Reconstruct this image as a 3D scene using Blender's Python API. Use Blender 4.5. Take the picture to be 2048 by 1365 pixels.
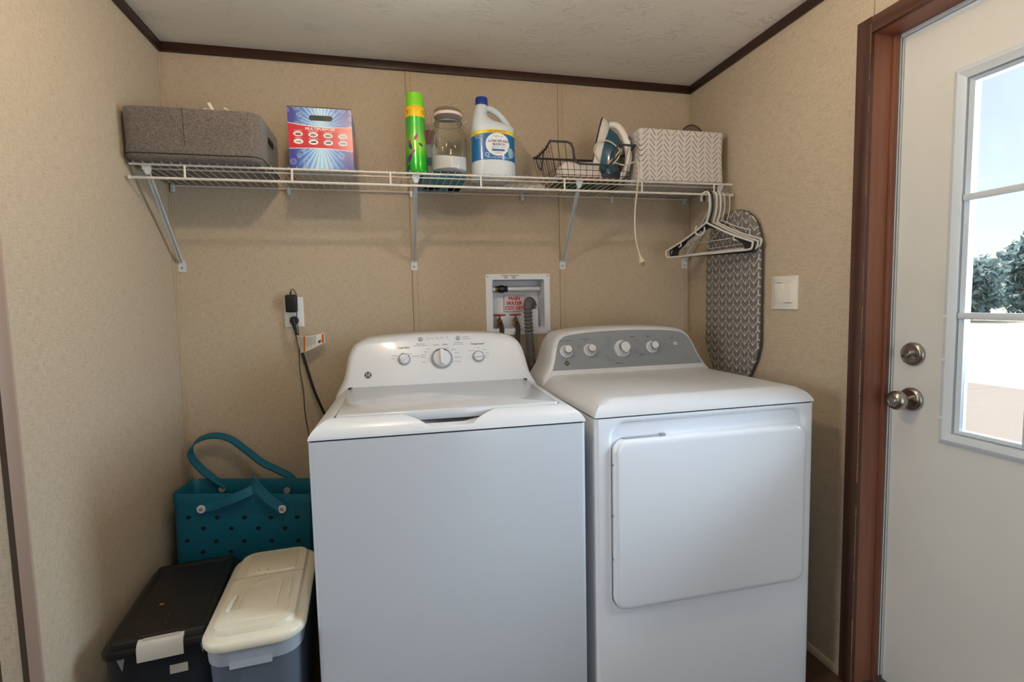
import bpy, bmesh, math, random
from mathutils import Vector, Matrix, Euler
random.seed(7)
for o in list(bpy.data.objects): bpy.data.objects.remove(o)
S = bpy.context.scene
COL = S.collection
PI = math.pi

# ------------------------------------------------------------------ camera
W = 2.0838          # right wall
H = 2.13            # ceiling
CX, CY, CZ = 0.7565, -2.0746, 1.1996
YAW, PITCH, ROLL = 0.2315, -0.0780, -0.02222
cam = bpy.data.cameras.new('camera'); cam_o = bpy.data.objects.new('camera', cam); COL.objects.link(cam_o)
cam.sensor_width = 36.0; cam.sensor_fit = 'HORIZONTAL'; cam.lens = 36.0*1012.9/2048.0; cam.clip_start = 0.02; cam.clip_end = 500
f = Vector((math.sin(YAW)*math.cos(PITCH), math.cos(YAW)*math.cos(PITCH), math.sin(PITCH)))
r = Vector((math.cos(YAW), -math.sin(YAW), 0)); u = r.cross(f)
r2 = r*math.cos(ROLL)+u*math.sin(ROLL); u2 = -r*math.sin(ROLL)+u*math.cos(ROLL)
m = Matrix((r2, u2, -f)).transposed().to_4x4(); m.translation = (CX, CY, CZ)
cam_o.matrix_world = m
S.camera = cam_o

# ------------------------------------------------------------------ view / world / sun
S.view_settings.view_transform = 'Standard'; S.view_settings.look = 'None'
S.view_settings.gamma = 1.0; S.view_settings.use_curve_mapping = False
S.view_settings.exposure = -0.20
SKY_STRENGTH = 0.22
S.cycles.max_bounces = 8; S.cycles.transparent_max_bounces = 12; S.cycles.caustics_reflective = False; S.cycles.caustics_refractive = False
SUN_STRENGTH = 7.0
BULB_1, BULB_2 = 325.0, 105.0
REAR_FILL_W = 13.0
DOOR_W = 98.0
HALL_FILL_W = 30.0
world = bpy.data.worlds.new('world'); S.world = world; world.use_nodes = True
nt = world.node_tree; nt.nodes.clear()
out = nt.nodes.new('ShaderNodeOutputWorld'); bg = nt.nodes.new('ShaderNodeBackground')
sky = nt.nodes.new('ShaderNodeTexSky'); sky.sky_type = 'NISHITA'; sky.sun_disc = False
sky.sun_elevation = math.radians(61); sky.sun_rotation = math.radians(20); sky.air_density = 1.0; sky.dust_density = 1.6
tc = nt.nodes.new('ShaderNodeTexCoord'); mp = nt.nodes.new('ShaderNodeMapping'); mp.inputs['Scale'].default_value = (1, 1, 2.6)
nz = nt.nodes.new('ShaderNodeTexNoise'); nz.inputs['Scale'].default_value = 3.2; nz.inputs['Detail'].default_value = 7; nz.inputs['Roughness'].default_value = .55
rp = nt.nodes.new('ShaderNodeValToRGB'); rp.color_ramp.elements[0].color = (.3, .3, .3, 1); rp.color_ramp.elements[0].position = .50; rp.color_ramp.elements[1].position = .62
mx = nt.nodes.new('ShaderNodeMix'); mx.data_type = 'RGBA'; mx.inputs[7].default_value = (7.2, 7.3, 7.4, 1)
nt.links.new(tc.outputs['Generated'], mp.inputs[0]); nt.links.new(mp.outputs[0], nz.inputs['Vector'])
nt.links.new(nz.outputs['Fac'], rp.inputs[0]); nt.links.new(rp.outputs[0], mx.inputs[0]); nt.links.new(sky.outputs[0], mx.inputs[6])
nt.links.new(mx.outputs[2], bg.inputs[0]); bg.inputs[1].default_value = SKY_STRENGTH; nt.links.new(bg.outputs[0], out.inputs[0])

sun = bpy.data.lights.new('sun', 'SUN'); sun.energy = SUN_STRENGTH; sun.angle = .0093; sun.color = (1, .95, .86)
sun_o = bpy.data.objects.new('sun', sun); COL.objects.link(sun_o); sun_o.location = (6, 2, 8)
sun_o.rotation_euler = Vector((-.24, -.65, -1.28)).to_track_quat('-Z', 'Y').to_euler()

def area(name, loc, direction, sx, sy, power, color):
    l = bpy.data.lights.new(name, 'AREA'); l.shape = 'RECTANGLE'; l.size = sx; l.size_y = sy; l.energy = power; l.color = color
    o = bpy.data.objects.new(name, l); COL.objects.link(o); o.location = loc
    o.rotation_euler = Vector(direction).to_track_quat('-Z', 'Y').to_euler()
    return o
FXW = -1.63
# fill lamps added at made-up rear and hall windows; daylight at the outside door
area('added_rear_fill', (1.60, -3.58, 1.02), (0, 1, -.10), .8, 1.8, REAR_FILL_W, (.74, .87, 1.0))
area('daylight_door_window', (2.56, -1.36, 1.50), (-1, .10, -.50), .80, 1.15, DOOR_W, (.66, .83, 1.0))
area('added_hall_fill', (FXW, -1.50, 1.35), (1, 0, -.05), 1.1, 1.1, HALL_FILL_W, (.80, .90, 1.0))

# ------------------------------------------------------------------ helpers
def lin(c):
    return tuple((v/12.92 if v <= .04045 else ((v+.055)/1.055)**2.4) for v in (q/255.0 for q in c))
def rgba(c): return (*lin(c), 1.0)
MATS = {}
def mat(name, c=(200, 200, 200), rough=.5, metal=0, coat=0, spec=None, trans=0, ior=1.45, emit=None, bump=None, grain=None, sheen=0):
    if name in MATS: return MATS[name]
    M = bpy.data.materials.new(name); M.use_nodes = True; t = M.node_tree; b = t.nodes['Principled BSDF']
    b.inputs['Base Color'].default_value = rgba(c); b.inputs['Roughness'].default_value = rough; b.inputs['Metallic'].default_value = metal
    b.inputs['Coat Weight'].default_value = coat; b.inputs['Coat Roughness'].default_value = .08
    b.inputs['Transmission Weight'].default_value = trans; b.inputs['IOR'].default_value = ior
    b.inputs['Sheen Weight'].default_value = sheen
    if spec is not None: b.inputs['Specular IOR Level'].default_value = spec
    if emit: b.inputs['Emission Color'].default_value = (*emit[0], 1); b.inputs['Emission Strength'].default_value = emit[1]
    co = t.nodes.new('ShaderNodeTexCoord')
    if grain:      # (scale, second colour, amount)
        n = t.nodes.new('ShaderNodeTexNoise'); n.inputs['Scale'].default_value = grain[0]; n.inputs['Detail'].default_value = 3
        mxx = t.nodes.new('ShaderNodeMix'); mxx.data_type = 'RGBA'; mxx.inputs[6].default_value = rgba(c); mxx.inputs[7].default_value = rgba(grain[1])
        rr = t.nodes.new('ShaderNodeValToRGB'); rr.color_ramp.elements[0].position = .5-.25*(1-grain[2]); rr.color_ramp.elements[1].position = .5+.25*(1-grain[2])+.02
        t.links.new(co.outputs['Object'], n.inputs['Vector']); t.links.new(n.outputs['Fac'], rr.inputs[0]); t.links.new(rr.outputs[0], mxx.inputs[0]); t.links.new(mxx.outputs[2], b.inputs['Base Color'])
    if bump:       # (scale, strength, distance)
        n = t.nodes.new('ShaderNodeTexNoise'); n.inputs['Scale'].default_value = bump[0]; n.inputs['Detail'].default_value = 3
        bp = t.nodes.new('ShaderNodeBump'); bp.inputs['Strength'].default_value = bump[1]; bp.inputs['Distance'].default_value = bump[2]
        t.links.new(co.outputs['Object'], n.inputs['Vector']); t.links.new(n.outputs['Fac'], bp.inputs['Height']); t.links.new(bp.outputs[0], b.inputs['Normal'])
    MATS[name] = M; return M

class NT:
    """tiny expression helper for shader math"""
    def __init__(s, M): s.t = M.node_tree
    def m(s, op, a, b=None, c=None):
        n = s.t.nodes.new('ShaderNodeMath'); n.operation = op
        for i, v in enumerate((a, b, c)):
            if v is None: continue
            if isinstance(v, (int, float)): n.inputs[i].default_value = v
            else: s.t.links.new(v, n.inputs[i])
        return n.outputs[0]
    def node(s, typ, **kw):
        n = s.t.nodes.new(typ)
        for k, v in kw.items():
            if k in n.inputs.keys() if hasattr(n.inputs, 'keys') else False: n.inputs[k].default_value = v
            else: setattr(n, k, v)
        return n
    def mix(s, fac, a, b):
        n = s.t.nodes.new('ShaderNodeMix'); n.data_type = 'RGBA'
        for i, v in ((0, fac), (6, a), (7, b)):
            if isinstance(v, tuple): n.inputs[i].default_value = v
            elif isinstance(v, (int, float)): n.inputs[i].default_value = v
            else: s.t.links.new(v, n.inputs[i])
        return n.outputs[2]
    def noise(s, vec, scale, detail=2, rough=.5):
        n = s.t.nodes.new('ShaderNodeTexNoise'); n.inputs['Scale'].default_value = scale; n.inputs['Detail'].default_value = detail; n.inputs['Roughness'].default_value = rough
        s.t.links.new(vec, n.inputs['Vector']); return n.outputs['Fac']
    def mapping(s, vec, scale=(1, 1, 1), loc=(0, 0, 0), rot=(0, 0, 0)):
        n = s.t.nodes.new('ShaderNodeMapping'); n.inputs['Scale'].default_value = scale; n.inputs['Location'].default_value = loc; n.inputs['Rotation'].default_value = rot
        s.t.links.new(vec, n.inputs[0]); return n.outputs[0]
    def ramp(s, fac, stops):
        n = s.t.nodes.new('ShaderNodeValToRGB'); e = n.color_ramp.elements
        while len(e) < len(stops): e.new(.5)
        for q, (p, c) in zip(e, stops): q.position = p; q.color = c if len(c) == 4 else (*c, 1)
        s.t.links.new(fac, n.inputs[0]); return n.outputs[0]
    def coord(s, which='Object'):
        n = s.t.nodes.new('ShaderNodeTexCoord'); return n.outputs[which]
    def sep(s, vec):
        n = s.t.nodes.new('ShaderNodeSeparateXYZ'); s.t.links.new(vec, n.inputs[0]); return n.outputs
    def bump(s, h, strength, dist):
        n = s.t.nodes.new('ShaderNodeBump'); n.inputs['Strength'].default_value = strength; n.inputs['Distance'].default_value = dist
        s.t.links.new(h, n.inputs['Height']); return n.outputs[0]
    def set(s, name, sock): s.t.links.new(sock, s.t.nodes['Principled BSDF'].inputs[name])

class MB:
    def __init__(s): s.v = []; s.f = []
    def add(s, v, f):
        o = len(s.v); s.v += [tuple(q) for q in v]; s.f += [tuple(i+o for i in q) for q in f]; return s
    def box(s, x0, x1, y0, y1, z0, z1):
        return s.add([(x0, y0, z0), (x1, y0, z0), (x1, y1, z0), (x0, y1, z0), (x0, y0, z1), (x1, y0, z1), (x1, y1, z1), (x0, y1, z1)],
                     [(0, 3, 2, 1), (4, 5, 6, 7), (0, 1, 5, 4), (1, 2, 6, 5), (2, 3, 7, 6), (3, 0, 4, 7)])
    def rbox(s, x0, x1, y0, y1, z0, z1, rad=.005, seg=3, vert_only=False, M=None):
        b = bmesh.new(); bmesh.ops.create_cube(b, size=1)
        for q in b.verts: q.co = Vector(((x0+x1)/2+q.co.x*(x1-x0), (y0+y1)/2+q.co.y*(y1-y0), (z0+z1)/2+q.co.z*(z1-z0)))
        es = [e for e in b.edges if (not vert_only) or abs(e.verts[0].co.z-e.verts[1].co.z) > 1e-6]
        bmesh.ops.bevel(b, geom=es, offset=rad, segments=seg, profile=.5, affect='EDGES')
        return s.bm(b, M)
    def bm(s, b, M=None):
        b.verts.index_update()
        s.add([(M @ q.co) if M else q.co.copy() for q in b.verts], [[q.index for q in p.verts] for p in b.faces]); b.free(); return s
    def tube(s, path, rad, n=8, closed=False, cap=True, flat=None, up=None):
        P = [Vector(p) for p in path]; k = len(P)
        R = rad if isinstance(rad, (list, tuple)) else [rad]*k
        T = []
        for i in range(k):
            a = P[(i-1) % k] if closed or i > 0 else P[i]; b = P[(i+1) % k] if closed or i < k-1 else P[i]
            T.append((b-a).normalized())
        ref = Vector(up) if up else (Vector((0, 0, 1)) if abs(T[0].z) < .9 else Vector((1, 0, 0)))
        N = (ref-T[0]*ref.dot(T[0])).normalized(); rings = []
        for i in range(k):
            if up: N = (ref-T[i]*ref.dot(T[i]))
            else: N = (N-T[i]*N.dot(T[i]))
            if N.length < 1e-6: N = T[i].orthogonal()
            N.normalize(); B = T[i].cross(N)
            if flat: # flat=(half width along N, half thickness along B)
                hw, ht = flat; pts = [(hw, ht), (-hw, ht), (-hw, -ht), (hw, -ht)]
                rings.append([P[i]+N*a+B*b for a, b in pts])
            else:
                rings.append([P[i]+(N*math.cos(2*PI*j/n)+B*math.sin(2*PI*j/n))*R[i] for j in range(n)])
        return s.loft(rings, cap, cap, closed)
    def loft(s, rings, cap0=True, cap1=True, closed=False):
        n = len(rings[0]); k = len(rings); o = []
        for q in rings: o += [tuple(p) for p in q]
        F = []
        for i in range(k if closed else k-1):
            a = i*n; b = ((i+1) % k)*n
            for j in range(n): F.append((a+j, a+(j+1) % n, b+(j+1) % n, b+j))
        if not closed:
            if cap0: F.append(tuple(reversed(range(n))))
            if cap1: F.append(tuple(range((k-1)*n, k*n)))
        return s.add(o, F)
    def lathe(s, prof, n=24, M=None, cap=True):
        rings = []
        for rr, z in prof: rings.append([Vector((rr*math.cos(2*PI*j/n), rr*math.sin(2*PI*j/n), z)) for j in range(n)])
        if M: rings = [[M @ p for p in q] for q in rings]
        return s.loft(rings, cap, cap)
    def prism(s, pts, M, d0, d1, bev=0):
        """pts in the local xy plane of M, extruded along local z from d0 to d1"""
        rings = []
        if bev:
            i1 = inset(pts, bev); i2 = inset(pts, bev*.3)
            rings = [[M @ Vector((x, y, d0)) for x, y in pts], [M @ Vector((x, y, d1-bev)) for x, y in pts], [M @ Vector((x, y, d1-bev*.3)) for x, y in i2], [M @ Vector((x, y, d1)) for x, y in i1]]
        else: rings = [[M @ Vector((x, y, d)) for x, y in pts] for d in (d0, d1)]
        return s.loft(rings)
    def frame(s, outer, inner, M, d0, d1):
        """ring of quads between two loops of equal count, extruded d0..d1 along local z"""
        n = len(outer); L = [[M @ Vector((x, y, d)) for x, y in p] for p, d in ((outer, d0), (outer, d1), (inner, d1), (inner, d0))]
        v = [p for q in L for p in q]; F = []
        for k in range(4):
            a = k*n; b = ((k+1) % 4)*n
            for j in range(n): F.append((a+j, a+(j+1) % n, b+(j+1) % n, b+j))
        return s.add(v, F)
def inset(pts, d):
    n = len(pts); A = sum(pts[i][0]*pts[(i+1) % n][1]-pts[(i+1) % n][0]*pts[i][1] for i in range(n)); sg = 1 if A > 0 else -1
    R_ = []
    for i in range(n):
        p0, p1, p2 = Vector(pts[i-1]), Vector(pts[i]), Vector(pts[(i+1) % n])
        a = (p1-p0); b = (p2-p1)
        if a.length < 1e-9: a = b
        if b.length < 1e-9: b = a
        a.normalize(); b.normalize()
        n1 = Vector((-a.y, a.x))*sg; n2 = Vector((-b.y, b.x))*sg; nn = (n1+n2)
        if nn.length < 1e-6: nn = n1
        nn.normalize(); k = max(.35, nn.dot(n1)); q = p1+nn*(d/k); R_.append((q.x, q.y))
    return R_
def rrect(x0, x1, y0, y1, rad, seg=5):
    o = []
    for cx, cy, a in ((x1-rad, y1-rad, 0), (x0+rad, y1-rad, 90), (x0+rad, y0+rad, 180), (x1-rad, y0+rad, 270)):
        for i in range(seg+1):
            t = math.radians(a+90*i/seg); o.append((cx+rad*math.cos(t), cy+rad*math.sin(t)))
    return o
def square_to(loop, x0, x1, y0, y1):
    """loop from rrect (seg even) -> points on the surrounding rectangle, same count"""
    n = len(loop)//4; mid = n//2; o = []; C4 = [(x1, y1), (x0, y1), (x0, y0), (x1, y0)]
    for i, (x, y) in enumerate(loop):
        k, j = i//n, i % n; cx, cy = C4[k]
        if j == mid: o.append((cx, cy))
        elif (j < mid) == (k % 2 == 0): o.append((cx, y))
        else: o.append((x, cy))
    return o
def circle(cx, cy, rad, n=20, ry=None): return [(cx+rad*math.cos(2*PI*i/n), cy+(ry or rad)*math.sin(2*PI*i/n)) for i in range(n)]
def bez(pts, n=8):
    """Catmull-Rom through pts"""
    P = [Vector(p) for p in pts]; o = []
    for i in range(len(P)-1):
        p0 = P[i-1] if i else P[i]*2-P[i+1]; p1 = P[i]; p2 = P[i+1]; p3 = P[i+2] if i+2 < len(P) else P[i+1]*2-P[i]
        for j in range(n):
            t = j/n; o.append(.5*((2*p1)+(-p0+p2)*t+(2*p0-5*p1+4*p2-p3)*t*t+(-p0+3*p1-3*p2+p3)*t**3))
    o.append(P[-1]); return o
ROOTM = {}
def thing(name, label, cat, loc=(0, 0, 0), rotz=0, group=None):
    o = bpy.data.objects.new(name, None); COL.objects.link(o); o.empty_display_size = .05
    o.location = loc; o.rotation_euler = (0, 0, rotz); o['label'] = label; o['category'] = cat
    if group: o['group'] = group
    M = Matrix.Rotation(rotz, 4, 'Z'); M.translation = loc; ROOTM[o.name] = M
    return o
def obj(name, mb, M, parent=None, world=False, sharp=38, label=None, mesh=None):
    if mesh is None:
        mesh = bpy.data.meshes.new(name); mesh.from_pydata(mb.v, [], mb.f); mesh.validate(); 
        b = bmesh.new(); b.from_mesh(mesh); bmesh.ops.recalc_face_normals(b, faces=b.faces); b.to_mesh(mesh); b.free()
        mesh.polygons.foreach_set('use_smooth', [True]*len(mesh.polygons)); mesh.set_sharp_from_angle(angle=math.radians(sharp))
        if M: mesh.materials.append(M)
    o = bpy.data.objects.new(name, mesh); COL.objects.link(o)
    if parent:
        o.parent = parent
        if world:
            top = parent
            while top.parent: top = top.parent
            if top.name in ROOTM: mesh.transform(ROOTM[top.name].inverted())
    if label: o['label'] = label
    return o
def tag(o, label, cat, group=None):
    o['label'] = label; o['category'] = cat
    if group: o['group'] = group
    return o
def struct(o, label=None):
    o['kind'] = 'structure'
    if label: o['label'] = label
    return o
def frame_m(origin, ux, uy):
    """matrix with local x = ux, y = uy, z = normal"""
    ux = Vector(ux).normalized(); uy = Vector(uy); uy = (uy-ux*uy.dot(ux)).normalized(); uz = ux.cross(uy)
    M = Matrix((ux, uy, uz)).transposed().to_4x4(); M.translation = origin; return M
def text_into(mb, body, size, M, shear=0, sx=1.0, align='CENTER', bold=0.0, warp=None):
    c = bpy.data.curves.new('t', 'FONT'); c.body = body; c.size = size; c.align_x = align; c.align_y = 'CENTER'; c.shear = shear; c.resolution_u = 3
    o = bpy.data.objects.new('t', c); COL.objects.link(o)
    dg = bpy.context.evaluated_depsgraph_get(); me = bpy.data.meshes.new_from_object(o.evaluated_get(dg))
    vs = []
    for q in me.vertices:
        x, y = q.co.x*sx, q.co.y
        vs.append(warp(x, y) if warp else M @ Vector((x, y, 0)))
    mb.add(vs, [tuple(p.vertices) for p in me.polygons])
    if bold:            # heavier stroke: struck again a hair to the side
        for sx_ in (-1, 1):
            v2 = []
            for q in me.vertices:
                x, y = q.co.x*sx+sx_*bold*1.3, q.co.y
                v2.append(warp(x, y) if warp else M @ Vector((x, y, -.00005*(2+sx_))))
            mb.add(v2, [tuple(p.vertices) for p in me.polygons])
    bpy.data.objects.remove(o); bpy.data.curves.remove(c); bpy.data.meshes.remove(me)
    return mb

# ------------------------------------------------------------------ materials
def wall_mat():
    M = mat('linen_wallboard', (193, 172, 139), .75); n = NT(M); c = n.coord()
    h = n.noise(n.mapping(c, (42, 42, 430)), 1.0, 2, .6); v = n.noise(n.mapping(c, (430, 430, 42)), 1.0, 2, .6)
    w = n.m('ADD', h, v); big = n.noise(c, 5.0, 2)
    fac = n.ramp(n.m('MULTIPLY', w, .5), [(.36, (0, 0, 0)), (.58, (1, 1, 1))])
    col = n.mix(fac, rgba((171, 154, 132)), rgba((193, 177, 154)))
    col2 = n.mix(n.m('MULTIPLY', big, .12), col, rgba((170, 153, 131)))
    n.set('Base Color', col2); n.set('Normal', n.bump(w, .25, .0012)); return M
WALL = wall_mat()
def wall_trim_mat():
    M = mat('batten_vinyl', (188, 164, 132), .6); n = NT(M); c = n.coord()
    v = n.noise(n.mapping(c, (300, 300, 20)), 1.0, 2); n.set('Base Color', n.mix(v, rgba((172, 153, 126)), rgba((192, 174, 146)))); return M
BATTEN = wall_trim_mat()
def ceil_mat():
    M = mat('knockdown_ceiling', (240, 235, 226), .85); n = NT(M); c = n.coord()
    warp = n.noise(n.mapping(c, (9, 9, 9)), 1.0, 4, .6); 
    a = n.noise(n.mapping(c, (14, 34, 14), rot=(0, 0, .5)), 1.0, 6, .62)
    ridge = n.ramp(n.m('ABSOLUTE', n.m('SUBTRACT', a, .5)), [(.0, (1, 1, 1)), (.035, (0, 0, 0))])
    msk = n.ramp(warp, [(.5, (0, 0, 0)), (.62, (1, 1, 1))])
    hgt = n.m('ADD', n.m('MULTIPLY', n.m('MULTIPLY', ridge, msk), .8), n.m('MULTIPLY', n.noise(n.mapping(c, (60, 60, 60)), 1.0, 3), .25))
    n.set('Normal', n.bump(hgt, .65, .0050)); return M
CEIL = ceil_mat()
def wood_mat(name, dark, light, axis, rough=.42, scale=1.0):
    M = mat(name, dark, rough); n = NT(M); c = n.coord()
    sc = {'z': (70, 70, 3.0), 'y': (70, 3.0, 70), 'x': (3.0, 70, 70)}[axis]; sc = tuple(q*scale for q in sc)
    a = n.noise(n.mapping(c, sc), 1.0, 5, .6)
    wv = M.node_tree.nodes.new('ShaderNodeTexWave'); wv.wave_type = 'BANDS'; wv.bands_direction = {'z': 'Y', 'y': 'Z', 'x': 'Y'}[axis]
    wv.inputs['Scale'].default_value = 9*scale; wv.inputs['Distortion'].default_value = 9; wv.inputs['Detail'].default_value = 2; wv.inputs['Detail Scale'].default_value = .35
    M.node_tree.links.new(n.mapping(c, {'z': (1, 1, .12), 'y': (1, .12, 1), 'x': (.12, 1, 1)}[axis]), wv.inputs['Vector'])
    fc = n.m('ADD', n.m('MULTIPLY', a, .6), n.m('MULTIPLY', wv.outputs['Fac'], .4))
    n.set('Base Color', n.ramp(fc, [(.25, rgba(dark)), (.75, rgba(light))])); n.set('Normal', n.bump(a, .12, .001)); return M
CROWN = wood_mat('dark_walnut_x', (38, 20, 10), (58, 32, 18), 'x'); CROWN_Y = wood_mat('dark_walnut_y', (38, 20, 10), (58, 32, 18), 'y')
CASE = wood_mat('casing_wood', (58, 36, 29), (84, 54, 43), 'z'); CASE_Y = wood_mat('casing_wood_head', (64, 40, 31), (92, 60, 46), 'y')
JAMB = wood_mat('jamb_wood', (94, 55, 40), (138, 88, 66), 'z')
JAMB_Y = wood_mat('jamb_wood_head', (92, 50, 33), (138, 84, 60), 'y')
def plank_mat():
    M = wood_mat('vinyl_plank', (58, 40, 28), (92, 68, 50), 'y', .4, .6); return M
PLANK = plank_mat()
WHITE = mat('appliance_enamel', (200, 204, 210), .22, coat=.3)
WHITE_LIT = mat('dryer_enamel_lit', (230, 234, 240), .2, coat=.35)  # dryer lighter, washer darker: their difference in light put into the enamel
PLAST_W = mat('appliance_plastic', (208, 209, 211), .28, coat=.15)
LIDW = mat('lid_enamel', (198, 199, 201), .16, coat=.4)
SEAM_HINGE_DARK = mat('seam_shade_hinge_dark', (40, 42, 46), .7)  # painted seam shade, also the dark lid hinges
SILVER = mat('brushed_silver_panel', (134, 139, 145), .5, metal=.1, spec=.25)
CHROME = mat('chrome', (215, 215, 215), .12, metal=1)
NICKEL = mat('satin_nickel', (172, 166, 158), .28, metal=1)
STEEL = mat('zinc_steel', (160, 162, 165), .35, metal=1)
GREYR = mat('grey_dial_ring', (150, 153, 160), .4)
INK = mat('dark_print', (60, 62, 66), .5)
INKL = mat('grey_print', (110, 112, 116), .5)
BLUEP = mat('blue_print', (40, 130, 170), .5)
BLACKP = mat('black_plastic', (18, 18, 19), .45)
BLACKL = mat('black_bin_plastic', (24, 23, 22), .38, bump=(40, .1, .001))
WIREW = mat('white_epoxy_wire', (214, 208, 198), .4)
PLATEW = mat('white_bracket_steel', (206, 210, 212), .4)
DOORW = mat('door_paint', (222, 220, 212), .5, grain=(2.0, (214, 211, 203), .3), bump=(90, .05, .0006))
VINYLW = mat('door_light_vinyl', (214, 219, 222), .3)
SWITCHW = mat('switch_plastic', (226, 219, 206), .3)
OUTLETW = mat('outlet_plastic', (222, 222, 220), .3)
BOXW = mat('white_supply_box', (220, 223, 228), .35)
BRASS = mat('brass', (168, 122, 72), .3, metal=1)
REDH = mat('red_valve_handle', (150, 22, 28), .45)
REDP = mat('red_print', (178, 36, 46), .5)
PINKP = mat('pink_sign_field', (222, 206, 212), .5)
HOSE = mat('grey_drain_hose', (92, 90, 90), .5)
HOSEB = mat('black_rubber_hose', (52, 50, 48), .5)
TEAL = mat('teal_eva_foam', (8, 92, 116), .55, bump=(120, .06, .0006))
HOLE = mat('hole_dark', (8, 14, 18), .8)
CREAM = mat('cream_plastic', (214, 206, 186), .38, grain=(9, (206, 196, 172), .2))
CORDC = mat('cream_cord', (206, 192, 168), .45)
GREYF = None

def fabric(name, a, b, sc=420, rough=.9):
    M = mat(name, a, rough, sheen=.2); n = NT(M); c = n.coord()
    w = n.m('ADD', n.noise(n.mapping(c, (sc*.35, sc*.35, sc)), 1, 2, .7), n.noise(n.mapping(c, (sc, sc, sc*.35)), 1, 2, .7))
    n.set('Base Color', n.ramp(n.m('MULTIPLY', w, .5), [(.34, rgba(a)), (.66, rgba(b))])); n.set('Normal', n.bump(w, .5, .0012)); return M
GREYF = fabric('grey_tweed', (70, 64, 60), (128, 119, 112))
def thin_glass(name, tint=(1, 1, 1), ior=1.45, amount=1.0):
    M = bpy.data.materials.new(name); M.use_nodes = True; t = M.node_tree; t.nodes.clear()
    o = t.nodes.new('ShaderNodeOutputMaterial'); a = t.nodes.new('ShaderNodeBsdfTransparent'); a.inputs[0].default_value = (*tint, 1)
    g = t.nodes.new('ShaderNodeBsdfGlossy'); g.inputs['Roughness'].default_value = .02; fr = t.nodes.new('ShaderNodeFresnel'); fr.inputs[0].default_value = ior
    k = t.nodes.new('ShaderNodeMixShader'); sc_ = t.nodes.new('ShaderNodeMath'); sc_.operation = 'MULTIPLY'; sc_.inputs[1].default_value = amount; t.links.new(fr.outputs[0], sc_.inputs[0]); t.links.new(sc_.outputs[0], k.inputs[0]); t.links.new(a.outputs[0], k.inputs[1]); t.links.new(g.outputs[0], k.inputs[2]); t.links.new(k.outputs[0], o.inputs[0])
    return M
PANE = thin_glass('window_pane', (.97, .985, .99)); JARG = thin_glass('jar_glass', (.90, .93, .915), 1.45, .38)
def translucent(name, c, alpha, rough=.35):
    M = bpy.data.materials.new(name); M.use_nodes = True; t = M.node_tree; b = t.nodes['Principled BSDF']; o = t.nodes['Material Output']
    b.inputs['Base Color'].default_value = rgba(c); b.inputs['Roughness'].default_value = rough
    a = t.nodes.new('ShaderNodeBsdfTransparent'); a.inputs[0].default_value = (.85, .88, .92, 1); k = t.nodes.new('ShaderNodeMixShader'); k.inputs[0].default_value = alpha
    t.links.new(a.outputs[0], k.inputs[1]); t.links.new(b.outputs[0], k.inputs[2]); t.links.new(k.outputs[0], o.inputs[0]); return M
CLEARB = translucent('clear_bin_plastic', (150, 160, 176), .34); CLEARD = translucent('smoky_bin_plastic', (74, 78, 84), .30)
HDPE = mat('bleach_hdpe', (206, 214, 220), .38)

# ------------------------------------------------------------------ room shell
def S_box(name, dims, M, label=None, parent=None):
    o = obj(name, MB().box(*dims), M, parent); 
    if not parent: struct(o, label)
    return o
# floor: sub-floor slab with planks laid on it
FX0, FX1, FY0, FY1 = -1.7, 2.26, -3.62, .10
floor = S_box('floor', (FX0, FX1, FY0, FY1, -.06, -.008), mat('sub_floor', (50, 38, 30), .8))
pm = None; pw, pl = .152, 1.22; k = 0
xx = FX0
while xx < W-.02:
    off = (k*0.43) % pl; yy = FY0-off
    while yy < 0:
        y0 = max(yy, FY0); y1 = min(yy+pl, 0.0)
        if y1-y0 > .05:
            full = abs((y1-y0)-pl) < 1e-6 and xx+pw <= W
            if full and pm:
                o = bpy.data.objects.new('plank', pm); COL.objects.link(o); o.parent = floor; o.location = (xx, y0, 0)
            else:
                o = obj('plank', MB().box(.0006, min(pw, W-xx)-.0006, .0006, (y1-y0)-.0006, -.008, 0), PLANK, floor); o.location = (xx, y0, 0)
                if full: pm = o.data
        yy += pl
    xx += pw; k += 1
S_box('ceiling', (FX0, 2.26, FY0, .10, H, H+.05), CEIL)
# back wall: backing slab, three wallboard panels, battens over the joints
BXa, BXb, BZa, BZb = 1.150, 1.403, 1.073, 1.302      # cut-out for the supply box
wall_back = S_box('wall_back', (FX0, 2.26, .10, .13, -.06, H+.05), mat('stud_back', (120, 100, 80), .9))
obj('panel', MB().box(-.075, .851, 0, .012, 0, H), WALL, wall_back)
inner = rrect(BXa, BXb, BZa, BZb, .004, 2); outer = square_to(inner, .8515, 1.4735, 0, H)
obj('panel', MB().frame(outer, inner, frame_m((0, .012, 0), (1, 0, 0), (0, 0, 1)), 0, .012), WALL, wall_back)
obj('panel', MB().box(1.474, W, 0, .012, 0, H), WALL, wall_back)
for x0, x1 in ((.8425, .862), (1.463, 1.4855)):
    obj('batten', MB().rbox(x0, x1, -.0032, .0, .0, H, .0012, 2), BATTEN, wall_back)
    for xg, wg in ((x0-.0013, .0013), (x1, .0008)): obj('joint_shade', MB().box(xg, xg+wg, -.0004, .0, .0, H), mat('joint_shadow', (112, 92, 72), .9), wall_back)  # thin dark strips paint the shade line along each batten
obj('corner_batten', MB().rbox(.001, .0125, -.004, 0, 0, 2.097, .0012, 2).rbox(.0, .004, -.012, 0, 0, 2.097, .0012, 2), BATTEN, wall_back)
obj('corner_batten', MB().rbox(2.059, 2.078, -.0035, 0, 0, 2.097, .0012, 2), BATTEN, wall_back)
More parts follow.
